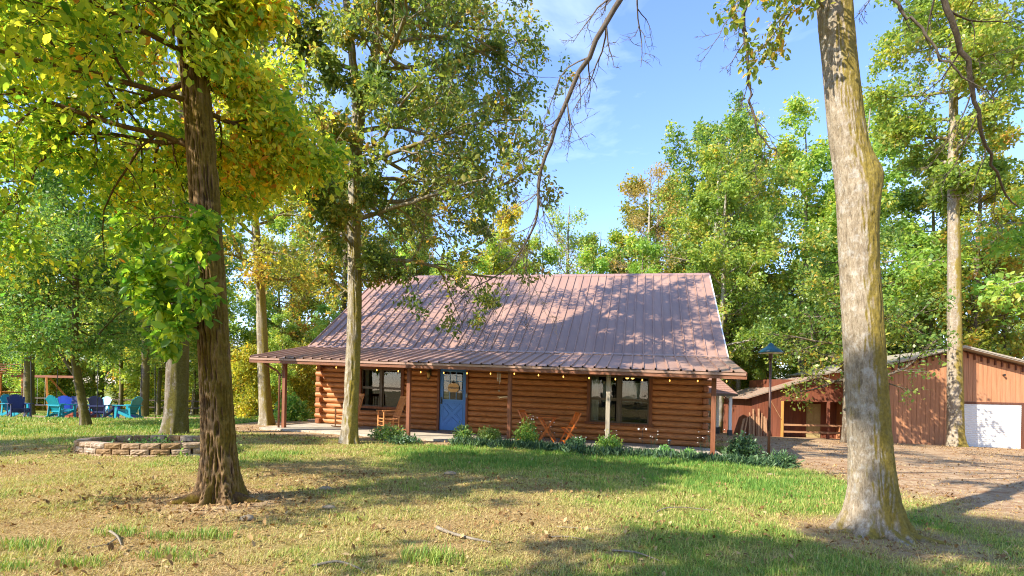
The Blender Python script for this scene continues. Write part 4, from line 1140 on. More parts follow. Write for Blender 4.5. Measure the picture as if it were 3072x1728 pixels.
# trees outside the picture: they shade the lawn and show in the window panes
for x, y, s_, ms, lab in ((-7.0, -2.7, .70, P_b, 'leafy tree close behind the viewer'), (-17.6, 5.4, .8, P_a, 'leafy tree off to the left of the front lawn')):
    plant_tree('yard_tree', ms, lab, 'tree', x, y, rw.uniform(0, 6.28), s_)
for x, y in ((-7, 33.0), (-4.0, 31.5), (-1.2, 32.6), (1.6, 31.0), (4.6, 31.6), (7.2, 30.4)):
    plant_tree('slim_tree', P_g, 'slim light green tree growing right behind the cabin ridge', 'tree', x, y, x * 2.0, rw.uniform(.85, 1.05), 'slim trees right behind the cabin')
for x, y, s_, ms, lab in ((26.2, 23.0, 1.35, P_c, 'very tall pale green tree at the right edge beside the barn'), (24.5, 37.5, 1.35, P_c, 'very tall pale green tree beyond the right side of the barn'), (31.0, 36.0, 1.25, P_a, 'broad green tree at the far right beyond the barn'), (17.5, 42.0, 1.3, P_c, 'tall pale tree rising behind the shed roof'), (10.6, 40.0, 1.15, P_a, 'broad green tree behind the tall round oak')):
    plant_tree('tall_green_tree', ms, lab, 'tree', x, y, x, s_)
for x, y in scatter(30, -26, 34, -44, -20, 3.6, False):
    plant_tree('roadside_tree', rw.choice([P_a, P_b, P_c]), 'leafy tree across the road behind the viewer', 'tree', x, y, rw.uniform(0, 6.28), rw.uniform(.8, 1.05), 'trees behind the viewer')

# ---------------------------------------------------------------- lamp post
lx, ly = 6.81, 14.12
lp = thing('lamp_post', 'dark bronze yard lamp with a green dome shade beside the driveway', 'lamp post', (lx, ly, gzf(lx, ly)))
MB().tube([(0, 0, -.05), (0, 0, 2.62)], [.036, .030], 12).build('pole', mat_plain('bronze_pole', lin(72, 50, 38), .45, .5, .3), lp, None, True)
MB().lathe([(.05, 0), (.05, .05), (.038, .07)], 12).build('collar', mat_plain('bronze_pole', lin(72, 50, 38), .45, .5, .3), lp)
MB().lathe([(.035, 2.60), (.055, 2.66), (.05, 2.74), (.07, 2.78)], 14).build('socket', mat_plain('bronze_pole', lin(72, 50, 38), .45, .5, .3), lp, None, True)
MB().lathe([(.30, 2.78), (.31, 2.80), (.24, 2.87), (.15, 2.93), (.09, 2.97), (.06, 3.02), (.02, 3.05)], 24).build('shade', mat_plain('green_enamel', lin(16, 66, 74), .3, .5, 0, .1), lp, None, True)
MB().lathe([(.06, 2.765), (.24, 2.775), (.285, 2.779)], 20).build('lens', mat_plain('frosted_lens', lin(214, 214, 200), .5, .3), lp, None, True)

# ---------------------------------------------------------------- barn
M_barn = mat_wood('tan_barn_siding', lin(168, 114, 78), lin(194, 138, 98), 3.0, 'z', .7, .10)
M_barntrim = mat_wood('dark_barn_trim', lin(84, 48, 32), lin(112, 68, 46), 4.0, 'z', .7, .1)
M_shed = mat_wood('red_brown_siding', lin(104, 56, 36), lin(134, 76, 50), 3.0, 'z', .75, .10)
M_paleroof = mat_plain('pale_galvanised', lin(170, 158, 140), .5, .4, .2)
M_slat = mat_plain('white_roller_slat', lin(214, 212, 204), .45, .4, 0, .04)
bx, by = 20.9, 25.25
barn = thing('barn', 'tan board-sided barn with gable roof and white roll-up door', 'barn', (bx, by, gzf(bx, by)), R(-7))
WL, WR, ZRG, SL = -3.9, 5.3, 4.62, .262
def zroof(x): return ZRG - SL * abs(x)
DX0, DX1, DZT = .02, 2.78, 1.98
core = MB()
core.add([(WL, .06, -.6), (WR, .06, -.6), (WR, .06, zroof(WR) - .1), (0, .06, ZRG - .1), (WL, .06, zroof(WL) - .1), (WL, 9, -.6), (WR, 9, -.6), (WR, 9, zroof(WR) - .1), (0, 9, ZRG - .1), (WL, 9, zroof(WL) - .1)],
         [(0,1,2,3,4), (9,8,7,6,5), (0,4,9,5), (1,6,7,2)])
barn_wall = core.build('wall', M_barn, barn)
x = WL
while x < WR - .05:
    x1 = min(x + .2, WR); zb = -.5
    if x1 > DX0 - .1 and x < DX1 + .1: zb = DZT + .1
    g = .006
    mb = MB(); V = [(x + g, 0, zb), (x1 - g, 0, zb), (x1 - g, 0, zroof(x1) - .12), (x + g, 0, zroof(x) - .12)]
    mb.add(V + [(a, .059, c) for a, _, c in V], [(0,1,2,3), (0,4,5,1), (1,5,6,2), (2,6,7,3), (3,7,4,0)])
    mb.build('siding_board', M_barn, barn_wall)
    x = x1
for sgn, xe in ((-1, WL - .35), (1, WR + .35)):
    zz = zroof(xe); OV = -.5
    rf = MB().add([(0, OV, ZRG), (xe, OV, zz), (xe, 9.3, zz), (0, 9.3, ZRG), (0, OV, ZRG - .07), (xe, OV, zz - .07), (xe, 9.3, zz - .07), (0, 9.3, ZRG - .07)],
                  [(0,1,2,3), (4,7,6,5), (0,4,5,1), (1,5,6,2), (2,6,7,3), (0,3,7,4)]).build('roof', M_paleroof, barn)
    n = 5
    for k in range(n):                                       # pale rake trim in lapped lengths
        a, b = xe * k / n, xe * (k + 1.03) / n
        za, zb = ZRG - SL * abs(a), ZRG - SL * abs(b)
        o_ = .006 * (k % 2)
        MB().add([(a, OV - .03 - o_, za - .02), (b, OV - .03 - o_, zb - .02), (b, OV - .03 - o_, zb + .05), (a, OV - .03 - o_, za + .05), (a, OV - .002, za - .02), (b, OV - .002, zb - .02), (b, OV - .002, zb + .05), (a, OV - .002, za + .05)],
                 [(0,1,2,3), (7,6,5,4), (0,4,5,1), (3,2,6,7), (1,5,6,2), (0,3,7,4)]).build('rake_trim', M_paleroof, rf)
    for k in range(17):                                      # short frieze blocks under the rake
        a = sgn * (.42 + k * .29); za = zroof(a)
        if abs(a) < abs(xe) - .4: MB().box(min(a, a + sgn*.07), max(a, a + sgn*.07), -.05, -.002, za - .40, za - .10).build('frieze_block', M_barntrim, rf)
    MB().add([(sgn*.36, -.03, zroof(.36) - .10), (xe - sgn*.36, -.03, zroof(xe - sgn*.36) - .10), (xe - sgn*.36, -.03, zroof(xe - sgn*.36) - .17), (sgn*.36, -.03, zroof(.36) - .17),
              (sgn*.36, -.004, zroof(.36) - .10), (xe - sgn*.36, -.004, zroof(xe - sgn*.36) - .10), (xe - sgn*.36, -.004, zroof(xe - sgn*.36) - .17), (sgn*.36, -.004, zroof(.36) - .17)],
             [(0,1,2,3), (7,6,5,4), (0,4,5,1), (3,2,6,7)]).build('frieze_rail', M_barntrim, rf)
ve = MB().box(-.38, .02, -.035, -.003, 3.78, 4.40).build('gable_vent', mat_plain('pale_vent_panel', lin(150, 158, 104), .6), barn)
for k in range(3): MB().beam((-.37, -.06, 3.81 + k * .07), (.01, -.06, 3.81 + k * .07), .05, .035).build('louvre', M_white, ve)
rd = MB().box(DX0, DX1, .03, .055, -.3, DZT).build('roll_up_door', M_slat, barn)
sm_ = MB().extr([(.0, .0), (-.007, .022), (-.010, .045), (-.007, .068), (.0, .086), (.02, .086), (.02, 0)], lambda a, b: (DX0 + .01, .008 + a, b), lambda a, b: (DX1 - .01, .008 + a, b)).mesh('slat', M_slat)
for k in range(24): link('slat', sm_, rd, (0, 0, -.12 + k * .0875))
MB().box(DX0 - .09, DX1 + .09, -.03, .05, DZT + .005, DZT + .1).build('door_lintel', M_barntrim, barn)
for a in (DX0 - .09, DX1 + .01): MB().box(a, a + .08, -.03, .05, -.4, DZT).build('door_jamb', M_barntrim, barn)
MB().tube([(1.95, -.14, 3.35), (1.95, -.02, 3.35)], [.05, .03], 8).build('flood_light', M_black, barn)

# ---------------------------------------------------------------- shed with a railed porch
sx, sy = 12.35, 27.6
shed = thing('shed', 'red-brown shed with a small railed porch and pale door', 'shed', (sx, sy, gzf(sx, sy) - .05), R(-4))
shed.scale = (.88, .88, .88)
def zs(x): return 2.35 + .33 * min(x, 7.4 - x)
sw = MB().box(0.05, 1.7, .03, 5, -.4, 2.3).box(1.7, 7.2, 1.63, 5, -.4, 3.4).build('wall', M_shed, shed)
def boards(x0, x1, y, top):
    k = x0
    while k < x1 - .02:
        e = min(k + .24, x1)
        MB().box(k + .005, e - .005, y - .02, y, -.35, top(k)).build('siding_board', M_shed, sw)
        k = e
boards(0.05, 1.7, .03, lambda k: zs(k) - .1)
boards(1.72, 3.85, 1.63, lambda k: 2.6); boards(4.7, 7.2, 1.63, lambda k: 2.6)
boards(3.85, 4.7, 1.63, lambda k: 2.6)
for (a, b) in ((-.35, 3.7), (7.75, 3.7)):
    za, zb = zs(max(0, min(7.4, a))) + (.33 * (a if a < 0 else (7.4 - a if a > 7.4 else 0))), zs(3.7)
    rf = MB().add([(a, -.3, za), (b, -.3, zb), (b, 5.3, zb), (a, 5.3, za), (a, -.3, za - .06), (b, -.3, zb - .06), (b, 5.3, zb - .06), (a, 5.3, za - .06)],
             [(0,1,2,3), (4,7,6,5), (0,4,5,1), (1,5,6,2), (2,6,7,3), (3,7,4,0)]).build('roof', M_roof, shed)
    for k in range(9):
        yy = -.28 + k * .66
        MB().beam((a, yy, za + .012), (b, yy, zb + .012), .06, .03).build('roof_rib', M_paleroof, rf)
MB().add([(1.7, .0, 2.1), (7.2, .0, 2.1), (7.2, .0, zs(7.2) - .07), (3.7, .0, zs(3.7) - .07), (1.7, .0, zs(1.7) - .07), (1.7, .03, 2.1), (7.2, .03, 2.1), (7.2, .03, zs(7.2) - .07), (3.7, .03, zs(3.7) - .07), (1.7, .03, zs(1.7) - .07)],
         [(0,1,2,3,4), (9,8,7,6,5), (0,5,6,1)]).build('porch_gable', M_shed, shed)
M_yelpost = mat_wood('yellow_pine_post', lin(164, 112, 50), lin(206, 154, 80), 5, 'z', .7)
for a, m in ((1.78, M_yelpost), (4.35, M_shed), (6.9, M_shed)): MB().cbox(a - .07, a + .07, -.05, .09, -.4, 2.1, .01).build('porch_post', m, shed)
M_rail = mat_wood('rail_wood', lin(140, 98, 66), lin(180, 134, 94), 4, 'x', .75)
for z in (.28, .68): MB().box(1.86, 6.8, -.075, -.035 - .012, z, z + .11).build('rail', M_rail, shed)
sd_ = MB().box(3.86, 4.68, 1.57, 1.605, -.1, 1.95).build('door', mat_plain('khaki_door', lin(168, 150, 102), .6), shed)
for (a, b, c, d) in ((3.94, 4.22, .1, .8), (4.32, 4.60, .1, .8), (3.94, 4.22, .95, 1.8), (4.32, 4.60, .95, 1.8)): MB().box(a, b, 1.555, 1.569, c, d).build('door_panel', mat_plain('khaki_door_panel', lin(176, 158, 110), .6), sd_)
MB().beam((1.05, -.02, 2.2), (1.7, -.06, 1.05), .03, .03).build('brace', M_rail, shed)
rb = random.Random(9)
for k in range(13):
    a = -.45 + k * .105 + rb.uniform(-.03, .03); h = rb.uniform(1.1, 1.75)
    if k < 3: h *= .75
    p = Vector((sx, sy, gzf(sx, sy) - .05))
    rm = Matrix.Rotation(R(-4), 3, 'Z')
    b0 = .88 * rm @ Vector((a - .12 - .25 * (k < 3), -.55 + rb.uniform(-.1, .1), -.05)); b1 = .88 * rm @ Vector((a + .05, -.03, h))
    o = thing('leaning_board', 'weathered board leaning on the shed corner in a row of boards', 'board', tuple(p + b0), 0, 'boards leaning on the shed')
    MB().beam((0, 0, 0), tuple(b1 - b0), rb.uniform(.05, .09), .025, (0, 1, 0)).build('plank', mat_wood('weathered_board', lin(140, 96, 66), lin(190, 146, 108), 5, 'z', .8) if k == 0 else bpy.data.materials['weathered_board'], o)

# ---------------------------------------------------------------- shingled pavilion behind the cabin
px_, py_ = 9.7, 27.3
pav = thing('pavilion', 'small shingle-roofed pavilion with white posts behind the cabin corner', 'pavilion', (px_, py_, gzf(px_, py_)), R(-6))
M_shing = mat_plain('brown_shingle', lin(146, 112, 96), .9, .15, 0, .25, 14)
EX, ZB, ZTOP = 1.35, 2.02, 3.0
roofp = MB().add([(-EX, -EX, ZB), (EX, -EX, ZB), (EX, EX, ZB), (-EX, EX, ZB), (-.6, 0, ZTOP), (.6, 0, ZTOP)], [(0,1,5,4), (1,2,5), (2,3,4,5), (3,0,4), (0,3,2,1)]).build('roof', M_shing, pav)
for k in range(10):
    t0, t1 = k / 10, (k + 1) / 10
    def ed(t, o=0.0): return (-EX + (EX - .6) * t, EX - (EX - .6) * t, -EX * (1 - t), ZB + (ZTOP - ZB) * t)
    a0, b0, y0, z0 = ed(t0); a1, b1, y1, z1 = ed(t1 + .02)
    MB().add([(a0, y0 - .015, z0 + .03), (b0, y0 - .015, z0 + .03), (b1, y1, z1 + .012), (a1, y1, z1 + .012), (a0, y0 - .01, z0 + .004), (b0, y0 - .01, z0 + .004)], [(0,1,2,3), (4,5,1,0)]).build('shingle_course', M_shing, roofp)
    MB().add([(b0 + .015, y0, z0 + .03), (b0 + .015, -y0, z0 + .03), (b1, -y1, z1 + .012), (b1, y1, z1 + .012), (b0 + .01, y0, z0 + .004), (b0 + .01, -y0, z0 + .004)], [(0,1,2,3), (4,5,1,0)]).build('shingle_course', M_shing, roofp)
MB().box(-EX - .02, EX + .02, -EX - .02, EX + .02, ZB - .1, ZB - .004).build('eave_board', M_winframe, pav)
for a in (-1, 1):
    for b in (-1, 1):
        po = MB().cbox(a * 1.1 - .07, a * 1.1 + .07, b * 1.1 - .07, b * 1.1 + .07, .28, ZB - .1, .01).build('post', M_white, pav)
        MB().box(a * 1.1 - .1, a * 1.1 + .1, b * 1.1 - .1, b * 1.1 + .1, -.2, .28).build('post_base', mat_plain('dark_post_base', lin(70, 68, 64), .7), po)
        if b == -1: MB().beam((a * 1.1, b * 1.1, ZB - .45), (a * .8, b * 1.1, ZB - .1), .05, .05).build('brace', M_trim, po)

# ---------------------------------------------------------------- stone planter: every block a piece
M_block = mat_plain('tumbled_block', lin(148, 118, 96), .95, .1, 0, .3, 9)
t = NT('retaining_block')
_n = t.noise(t.pos(), 14.0, 8, .75); _o = t.objrand()
_c = t.ramp(_n, [(.3, lin(112, 92, 70)), (.5, lin(160, 134, 106)), (.7, lin(192, 166, 136))])
_h = t.add('ShaderNodeHueSaturation'); t.link(_c, _h.inputs['Color']); t.link(t.math('ADD', t.math('MULTIPLY', _o, .55), .68), _h.inputs['Value']); t.link(t.math('ADD', t.math('MULTIPLY', _o, -.5), 1.25), _h.inputs['Saturation'])
t.bump(_n, .9, .03)
M_block = t.base(_h.outputs['Color'], .95, .1)
pc = (-6.98, 10.66); PRX, PRY = 1.30, .88
planter = thing('stone_planter', 'oval planter ring of split concrete blocks on the lawn', 'planter', (pc[0], pc[1], gzf(*pc) - .02))
rp = np.random.default_rng(3)
def block_mesh(i):
    g = np.random.default_rng(i); L, Dp, Hh = .30, .19, .098
    nx, nz = 6, 4
    V = []; F = []
    for k in range(nz + 1):
        for j in range(nx + 1):
            e = (j in (0, nx)) or (k in (0, nz))
            V.append((-L/2 + L * j / nx, -Dp/2 - (0.0 if e else .012 + .022 * g.random()), Hh * k / nz))
    for k in range(nz):
        for j in range(nx): q = k * (nx + 1) + j; F.append((q, q + 1, q + nx + 2, q + nx + 1))
    n = len(V); V += [(-L/2 + .02, Dp/2, 0), (L/2 - .02, Dp/2, 0), (L/2 - .02, Dp/2, Hh), (-L/2 + .02, Dp/2, Hh)]
    a, b, c, d = 0, nx, nz * (nx + 1) + nx, nz * (nx + 1)
    F += [(d, c, n + 2, n + 3), (b, n + 1, n + 2, c), (a, d, n + 3, n), (n, n + 3, n + 2, n + 1), (a, n, n + 1, b)]
    return MB().add(V, F).mesh('block', M_block)
bmesh_ = [block_mesh(i) for i in range(6)]
per = PI * (3 * (PRX + PRY) - math.sqrt((3 * PRX + PRY) * (PRX + 3 * PRY)))
nb = int(per / .305)
th_t = np.linspace(0, 2 * PI, 4001); ds = np.hypot(-PRX * np.sin(th_t), PRY * np.cos(th_t)); cum = np.concatenate([[0], np.cumsum((ds[1:] + ds[:-1]) / 2 * np.diff(th_t))])
for c in range(3):
    for k in range(nb):
        th = float(np.interp((k + .5 * (c % 2)) / nb * cum[-1], cum, th_t))
        ins = .0 + .012 * c
        xx, yy = (PRX - ins) * math.cos(th), (PRY - ins) * math.sin(th)
        nrm = math.atan2(PRX * math.sin(th), PRY * math.cos(th))
        o = link('block', bmesh_[int(rp.integers(6))], planter, (xx, yy, -.055 + c * .1), (rp.normal() * .015, rp.normal() * .015, nrm + PI / 2 + rp.normal() * .03))
        if c == 2 and rp.random() < .06: o.rotation_euler[2] += .25
k = 28
so = MB().add([(0, 0, .1)] + [((PRX - .1) * math.cos(2*PI*i/k), (PRY - .1) * math.sin(2*PI*i/k), .07) for i in range(k)], [(0, 1 + i, 1 + (i + 1) % k) for i in range(k)]).build('soil', mat_plain('planter_soil', lin(128, 98, 70), .95, .1, 0, .35, 16), planter)
g = np.random.default_rng(8); a = np.stack([g.normal(size=90) * .6, g.normal(size=90) * .3, np.full(90, .1)], -1)
link('weeds', leaf_mesh('weeds', a, np.tile([[0, 0, 1.0]], (90, 1)), 7, .07, L_shrub, g, .06, -.4, .5, .6), planter)

# ---------------------------------------------------------------- rocking chairs on the porch
M_rock = mat_wood('rocker_wood', lin(168, 106, 56), lin(212, 150, 92), 6, 'z', .5, .15)
def rocking_chair(label, u, v, rz):
    t = thing('rocking_chair', label, 'chair', tuple(hw(u, v, Z0)), rz - HA, 'rocking chairs on the porch')
    for s in (-1, 1):
        x = s * .26
        pts = [(x, -.42 + .9 * k / 9, .02 + .10 * ((k / 9 - .45) ** 2) * 2.2) for k in range(10)]
        MB().tube(pts, .02, 6).build('rocker', M_rock, t)
        MB().tube([(x, -.27, .06), (x, -.27, .3), (x, -.27, .64)], [.02, .03, .022], 8).build('leg', M_rock, t)
        MB().tube([(x * .95, .22, .05), (x * .95, .22, .42), (x * .95, .36, .8), (x * .95, .47, 1.12)], [.02, .026, .024, .02], 8).build('leg', M_rock, t)
        MB().beam((x, -.32, .655), (x, .30, .66), .075, .025).build('arm', M_rock, t)
        for z in (.16, .28): MB().tube([(x, -.27, z), (x * .95, .22, z + .02)], .011, 6).build('stretcher', M_rock, t)
    for z in (.2, .32): MB().tube([(-.26, -.27, z), (.26, -.27, z)], .011, 6).build('stretcher', M_rock, t)
    for k in range(7):
        y = -.26 + k * .078
        MB().beam((-.25, y, .415 - .03 * math.sin(k * .5)), (.25, y, .415 - .03 * math.sin(k * .5)), .066, .018).build('seat_slat', M_rock, t)
    for k in range(7):
        x = -.18 + k * .06
        MB().beam((x, .24, .47), (x, .44, 1.04), .034, .014, (0, 1, 0)).build('back_slat', M_rock, t)
    MB().beam((-.25, .45, 1.07), (.25, .45, 1.07), .02, .10).build('top_rail', M_rock, t)
    MB().beam((-.25, .235, .47), (.25, .235, .47), .02, .05).build('lower_rail', M_rock, t)
    return t
rocking_chair('wooden slat-back rocking chair by the post near the blue door', -9.45, 1.0, R(-44))
rocking_chair('wooden rocking chair half hidden behind the oak trunk', -11.15, 1.40, R(-20))

# ---------------------------------------------------------------- bistro set
M_bis = mat_wood('orange_acacia', lin(186, 88, 22), lin(226, 126, 44), 6, 'z', .42, .12, .45)
def folding_chair(label, u, v, rz):
    t = thing('folding_chair', label, 'chair', tuple(hw(u, v, Z0)), rz - HA, 'folding chairs of the bistro set')
    for s in (-1, 1):
        x = s * .20
        MB().beam((x, -.24, 0), (x, .26, .88), .022, .04, (0, 1, 0)).build('back_leg', M_bis, t)
        MB().beam((x * .88, .26, 0), (x * .88, -.20, .45), .022, .04, (0, 1, 0)).build('front_leg', M_bis, t)
    MB().beam((-.2, -.2, .06), (.2, -.2, .06), .02, .045).build('stretcher', M_bis, t)
    MB().beam((-.18, .23, .06), (.18, .23, .06), .02, .045).build('stretcher', M_bis, t)
    MB().beam((-.19, -.02, .28), (.19, -.02, .28), .02, .04).build('stretcher', M_bis, t)
    for k in range(6): MB().beam((-.2, -.2 + k * .062, .455), (.2, -.2 + k * .062, .455), .05, .016).build('seat_slat', M_bis, t)
    for z, yy in ((.86, .25), (.56, .08)): MB().beam((-.2, yy, z), (.2, yy, z), .022, .06).build('back_rail', M_bis, t)
    for k in range(5): MB().beam((-.13 + k * .065, .095, .58), (-.13 + k * .065, .245, .85), .035, .012, (0, 1, 0)).build('back_slat', M_bis, t)
    return t
folding_chair('orange folding chair left of the bistro table, behind a flowering shrub', -5.02, 1.15, R(75))
folding_chair('orange folding chair to the right of the bistro table', -3.78, 1.05, R(-62))
bt = thing('bistro_table', 'small orange folding table between the two folding chairs', 'table', tuple(hw(-4.45, 1.1, Z0)), -HA)
for k in range(7): MB().beam((-.30, -.27 + k * .09, .715), (.30, -.27 + k * .09, .715), .08, .018).build('top_slat', M_bis, bt)
for s in (-1, 1):
    MB().beam((-.22, s * .18, .69), (.24, s * .18, 0), .045, .022, (0, 1, 0)).build('leg', M_bis, bt)
    MB().beam((.22, s * .15, .69), (-.24, s * .15, 0), .045, .022, (0, 1, 0)).build('leg', M_bis, bt)
    MB().beam((s * .22, -.27, .695), (s * .22, .27, .695), .03, .022).build('batten', M_bis, bt)
MB().beam((.2, -.18, .06), (.2, .18, .06), .03, .022).build('stretcher', M_bis, bt)

# ---------------------------------------------------------------- lawn chairs round the fire pit
ADM = {'teal': mat_plain('teal_plastic', lin(14, 136, 150), .4, .45, 0, .08), 'navy': mat_plain('navy_plastic', lin(34, 40, 84), .4, .45, 0, .1),
       'blue': mat_plain('blue_plastic', lin(44, 74, 170), .4, .45, 0, .08), 'turquoise': mat_plain('turquoise_plastic', lin(60, 186, 204), .4, .45, 0, .06), 'plum': mat_plain('plum_plastic', lin(46, 34, 62), .4, .45, 0, .1)}
def adirondack(label, x, y, rz, colr):
    m = ADM[colr]
    t = thing('adirondack_chair', label, 'chair', (x, y, gzf(x, y) + .0), rz, 'adirondack chairs round the fire pit')
    for s in (-1, 1):
        MB().beam((s * .28, -.32, .34), (s * .28, .48, .02), .03, .11).build('side_rail', m, t)
        MB().beam((s * .31, -.34, 0), (s * .31, -.30, .58), .035, .10, (0, 1, 0)).build('front_leg', m, t)
        MB().beam((s * .34, -.42, .60), (s * .31, .36, .585), .13, .03).build('arm', m, t)
        MB().beam((s * .29, .34, .02), (s * .29, .28, .585), .03, .08, (0, 1, 0)).build('back_leg', m, t)
    for k in range(6): MB().beam((-.28, -.33 + k * .098, .385 - k * .036), (.28, -.33 + k * .098, .385 - k * .036), .085, .02).build('seat_slat', m, t)
    for k in range(7):
        f = (k - 3) / 3; top = .99 - .12 * f * f
        MB().beam((f * .17, .17, .22), (f * .27, .17 + (top - .22) * .42, top), .085, .02, (0, 1, 0)).build('back_slat', m, t)
    MB().beam((-.30, .34, .56), (.30, .34, .56), .03, .06).build('back_brace', m, t)
    MB().beam((-.22, .25, .30), (.22, .25, .30), .03, .06).build('back_brace', m, t)
    return t
adirondack('teal lawn chair in profile, leftmost of the circle', -22.2, 24.2, R(80), 'teal')
adirondack('navy lawn chair angled to the pit, second from the left', -21.3, 23.4, R(55), 'navy')
adirondack('blue lawn chair behind the second, seen from the front', -21.2, 25.6, R(35), 'blue')
adirondack('teal lawn chair with its back to us, fourth from the left', -19.35, 23.3, R(170), 'teal')
adirondack('light turquoise lawn chair facing us behind the forked trunk', -19.75, 25.9, R(-8), 'turquoise')
adirondack('dark navy lawn chair seen from behind, right of the forked trunk', -17.85, 23.6, R(188), 'navy')
adirondack('bright blue lawn chair facing left, beyond the dark navy one', -18.05, 25.3, R(-40), 'blue')
adirondack('teal lawn chair in profile, rightmost of the circle', -16.75, 23.7, R(-95), 'teal')
adirondack('navy lawn chair at the far side of the fire pit', -22.3, 27.3, R(15), 'navy')
fp = thing('fire_pit', 'low ring of reddish stones amid the lawn chairs', 'fire pit', (-19.5, 24.6, gzf(-19.5, 24.6)))
M_fps = mat_plain('red_fire_stone', lin(150, 84, 64), .9, .1, 0, .3)
fm = MB().cbox(-.13, .13, -.08, .08, 0, .13, .02).mesh('stone', M_fps)
for c in range(2):
    for k in range(14):
        a = 2 * PI * (k + .5 * c) / 14
        link('stone', fm, fp, (.58 * math.cos(a), .58 * math.sin(a), .13 * c - .01), (0, 0, a + PI / 2))
for k, (x, y, lab) in enumerate(((-19.75, 22.3, 'thin black light pole in front of the leftmost lawn chairs'), (-23.2, 27.6, 'thin black light pole behind the second lawn chair'), (-17.2, 22.5, 'thin black light pole just right of the forked trunk'),
                  (-18.2, 26.6, 'thin black light pole behind the bright blue lawn chair'), (-15.1, 23.0, 'thin black light pole right of the last teal lawn chair'))):
    o = thing('light_pole', lab, 'pole', (x, y, gzf(x, y)), 0, 'light poles round the chairs')
    dx = (-.08, .04, .0, .02, -.05)[k]
    MB().tube([(0, 0, -.1), (dx, 0, 2.35)], .016, 6).build('shaft', M_black, o)
    MB().tube([(dx, 0, 2.35), (dx, -.05, 2.40), (dx, -.1, 2.37)], .008, 5).build('hook', M_black, o)

# ---------------------------------------------------------------- wooden play set
ps = thing('play_set', 'wooden swing and climbing set with slatted roof at the far left', 'play set', (-29.0, 31.5, gzf(-29, 31.5)))
M_play = mat_wood('orange_play_wood', lin(172, 96, 36), lin(214, 136, 62), 4, 'z', .6)
M_playr = mat_wood('brown_play_board', lin(130, 78, 54), lin(168, 108, 76), 4, 'x', .7)
for x in (-1.5, -.1):
    for y in (-.7, .7): MB().cbox(x - .05, x + .05, y - .05, y + .05, -.1, 2.35, .008).build('post', M_play, ps)
MB().box(-1.6, 0, -.8, .8, 1.15, 1.22).build('deck', M_play, ps)
for k in range(5):
    MB().beam((-1.9, -1.05 + k * .22, 2.30 + k * .13), (.45, -1.05 + k * .22, 2.30 + k * .13), .24, .03).build('roof_board', M_playr, ps)
    MB().beam((-1.9, 1.05 - k * .22, 2.30 + k * .13), (.45, 1.05 - k * .22, 2.30 + k * .13), .24, .03).build('roof_board', M_playr, ps)
for k in range(6): MB().box(-1.5 + k * .25, -1.36 + k * .25, -.78, -.75, 1.22, 1.85).build('rail_board', M_play, ps)
MB().cbox(-.1, 3.6, -.06, .06, 2.08, 2.22, .01).build('swing_beam', M_playr, ps)
for s in (-1, 1): MB().beam((2.0, s * .1, 2.1), (3.1, s * 1.2, -.1), .09, .09).build('frame_leg', M_play, ps)
for x in (.5, .95, 1.4, 1.85): MB().tube([(x, 0, 2.08), (x, 0, .5)], .008, 5).build('rope', M_white, ps)
for x in (.5, 1.4): MB().box(x - .02, x + .47, -.1, .1, .47, .5).build('swing_seat', ADM['navy'], ps)
for x in (-.45, .15): MB().beam((x - .2, -.75, 1.2), (x + .75, -2.0, -.05), .05, .10).build('ladder_rail', M_play, ps)
for k in range(4):
    f = .2 + k * .22
    MB().beam((-.65 + .95 * f, -.75 - 1.25 * f, 1.2 - 1.25 * f), (-.05 + .95 * f, -.75 - 1.25 * f, 1.2 - 1.25 * f), .08, .03).build('rung', M_play, ps)

# ---------------------------------------------------------------- rail fence at the wood edge
fe = thing('rail_fence', 'dark low rail fence along the wood edge behind the chairs', 'fence', (-22, 34.6, gzf(-22, 34.6)))
M_fence = mat_wood('dark_fence_wood', lin(58, 46, 36), lin(96, 80, 64), 4, 'x', .8)
for k in range(13):
    x = -16 + k * 2.4
    MB().cbox(x - .05, x + .05, -.05, .05, -.2, 1.05, .01).build('post', M_fence, fe)
    if k < 12:
        for z in (.45, .9): MB().beam((x + .05, 0, z), (x + 2.35, 0, z + .01), .03, .09).build('rail', M_fence, fe)

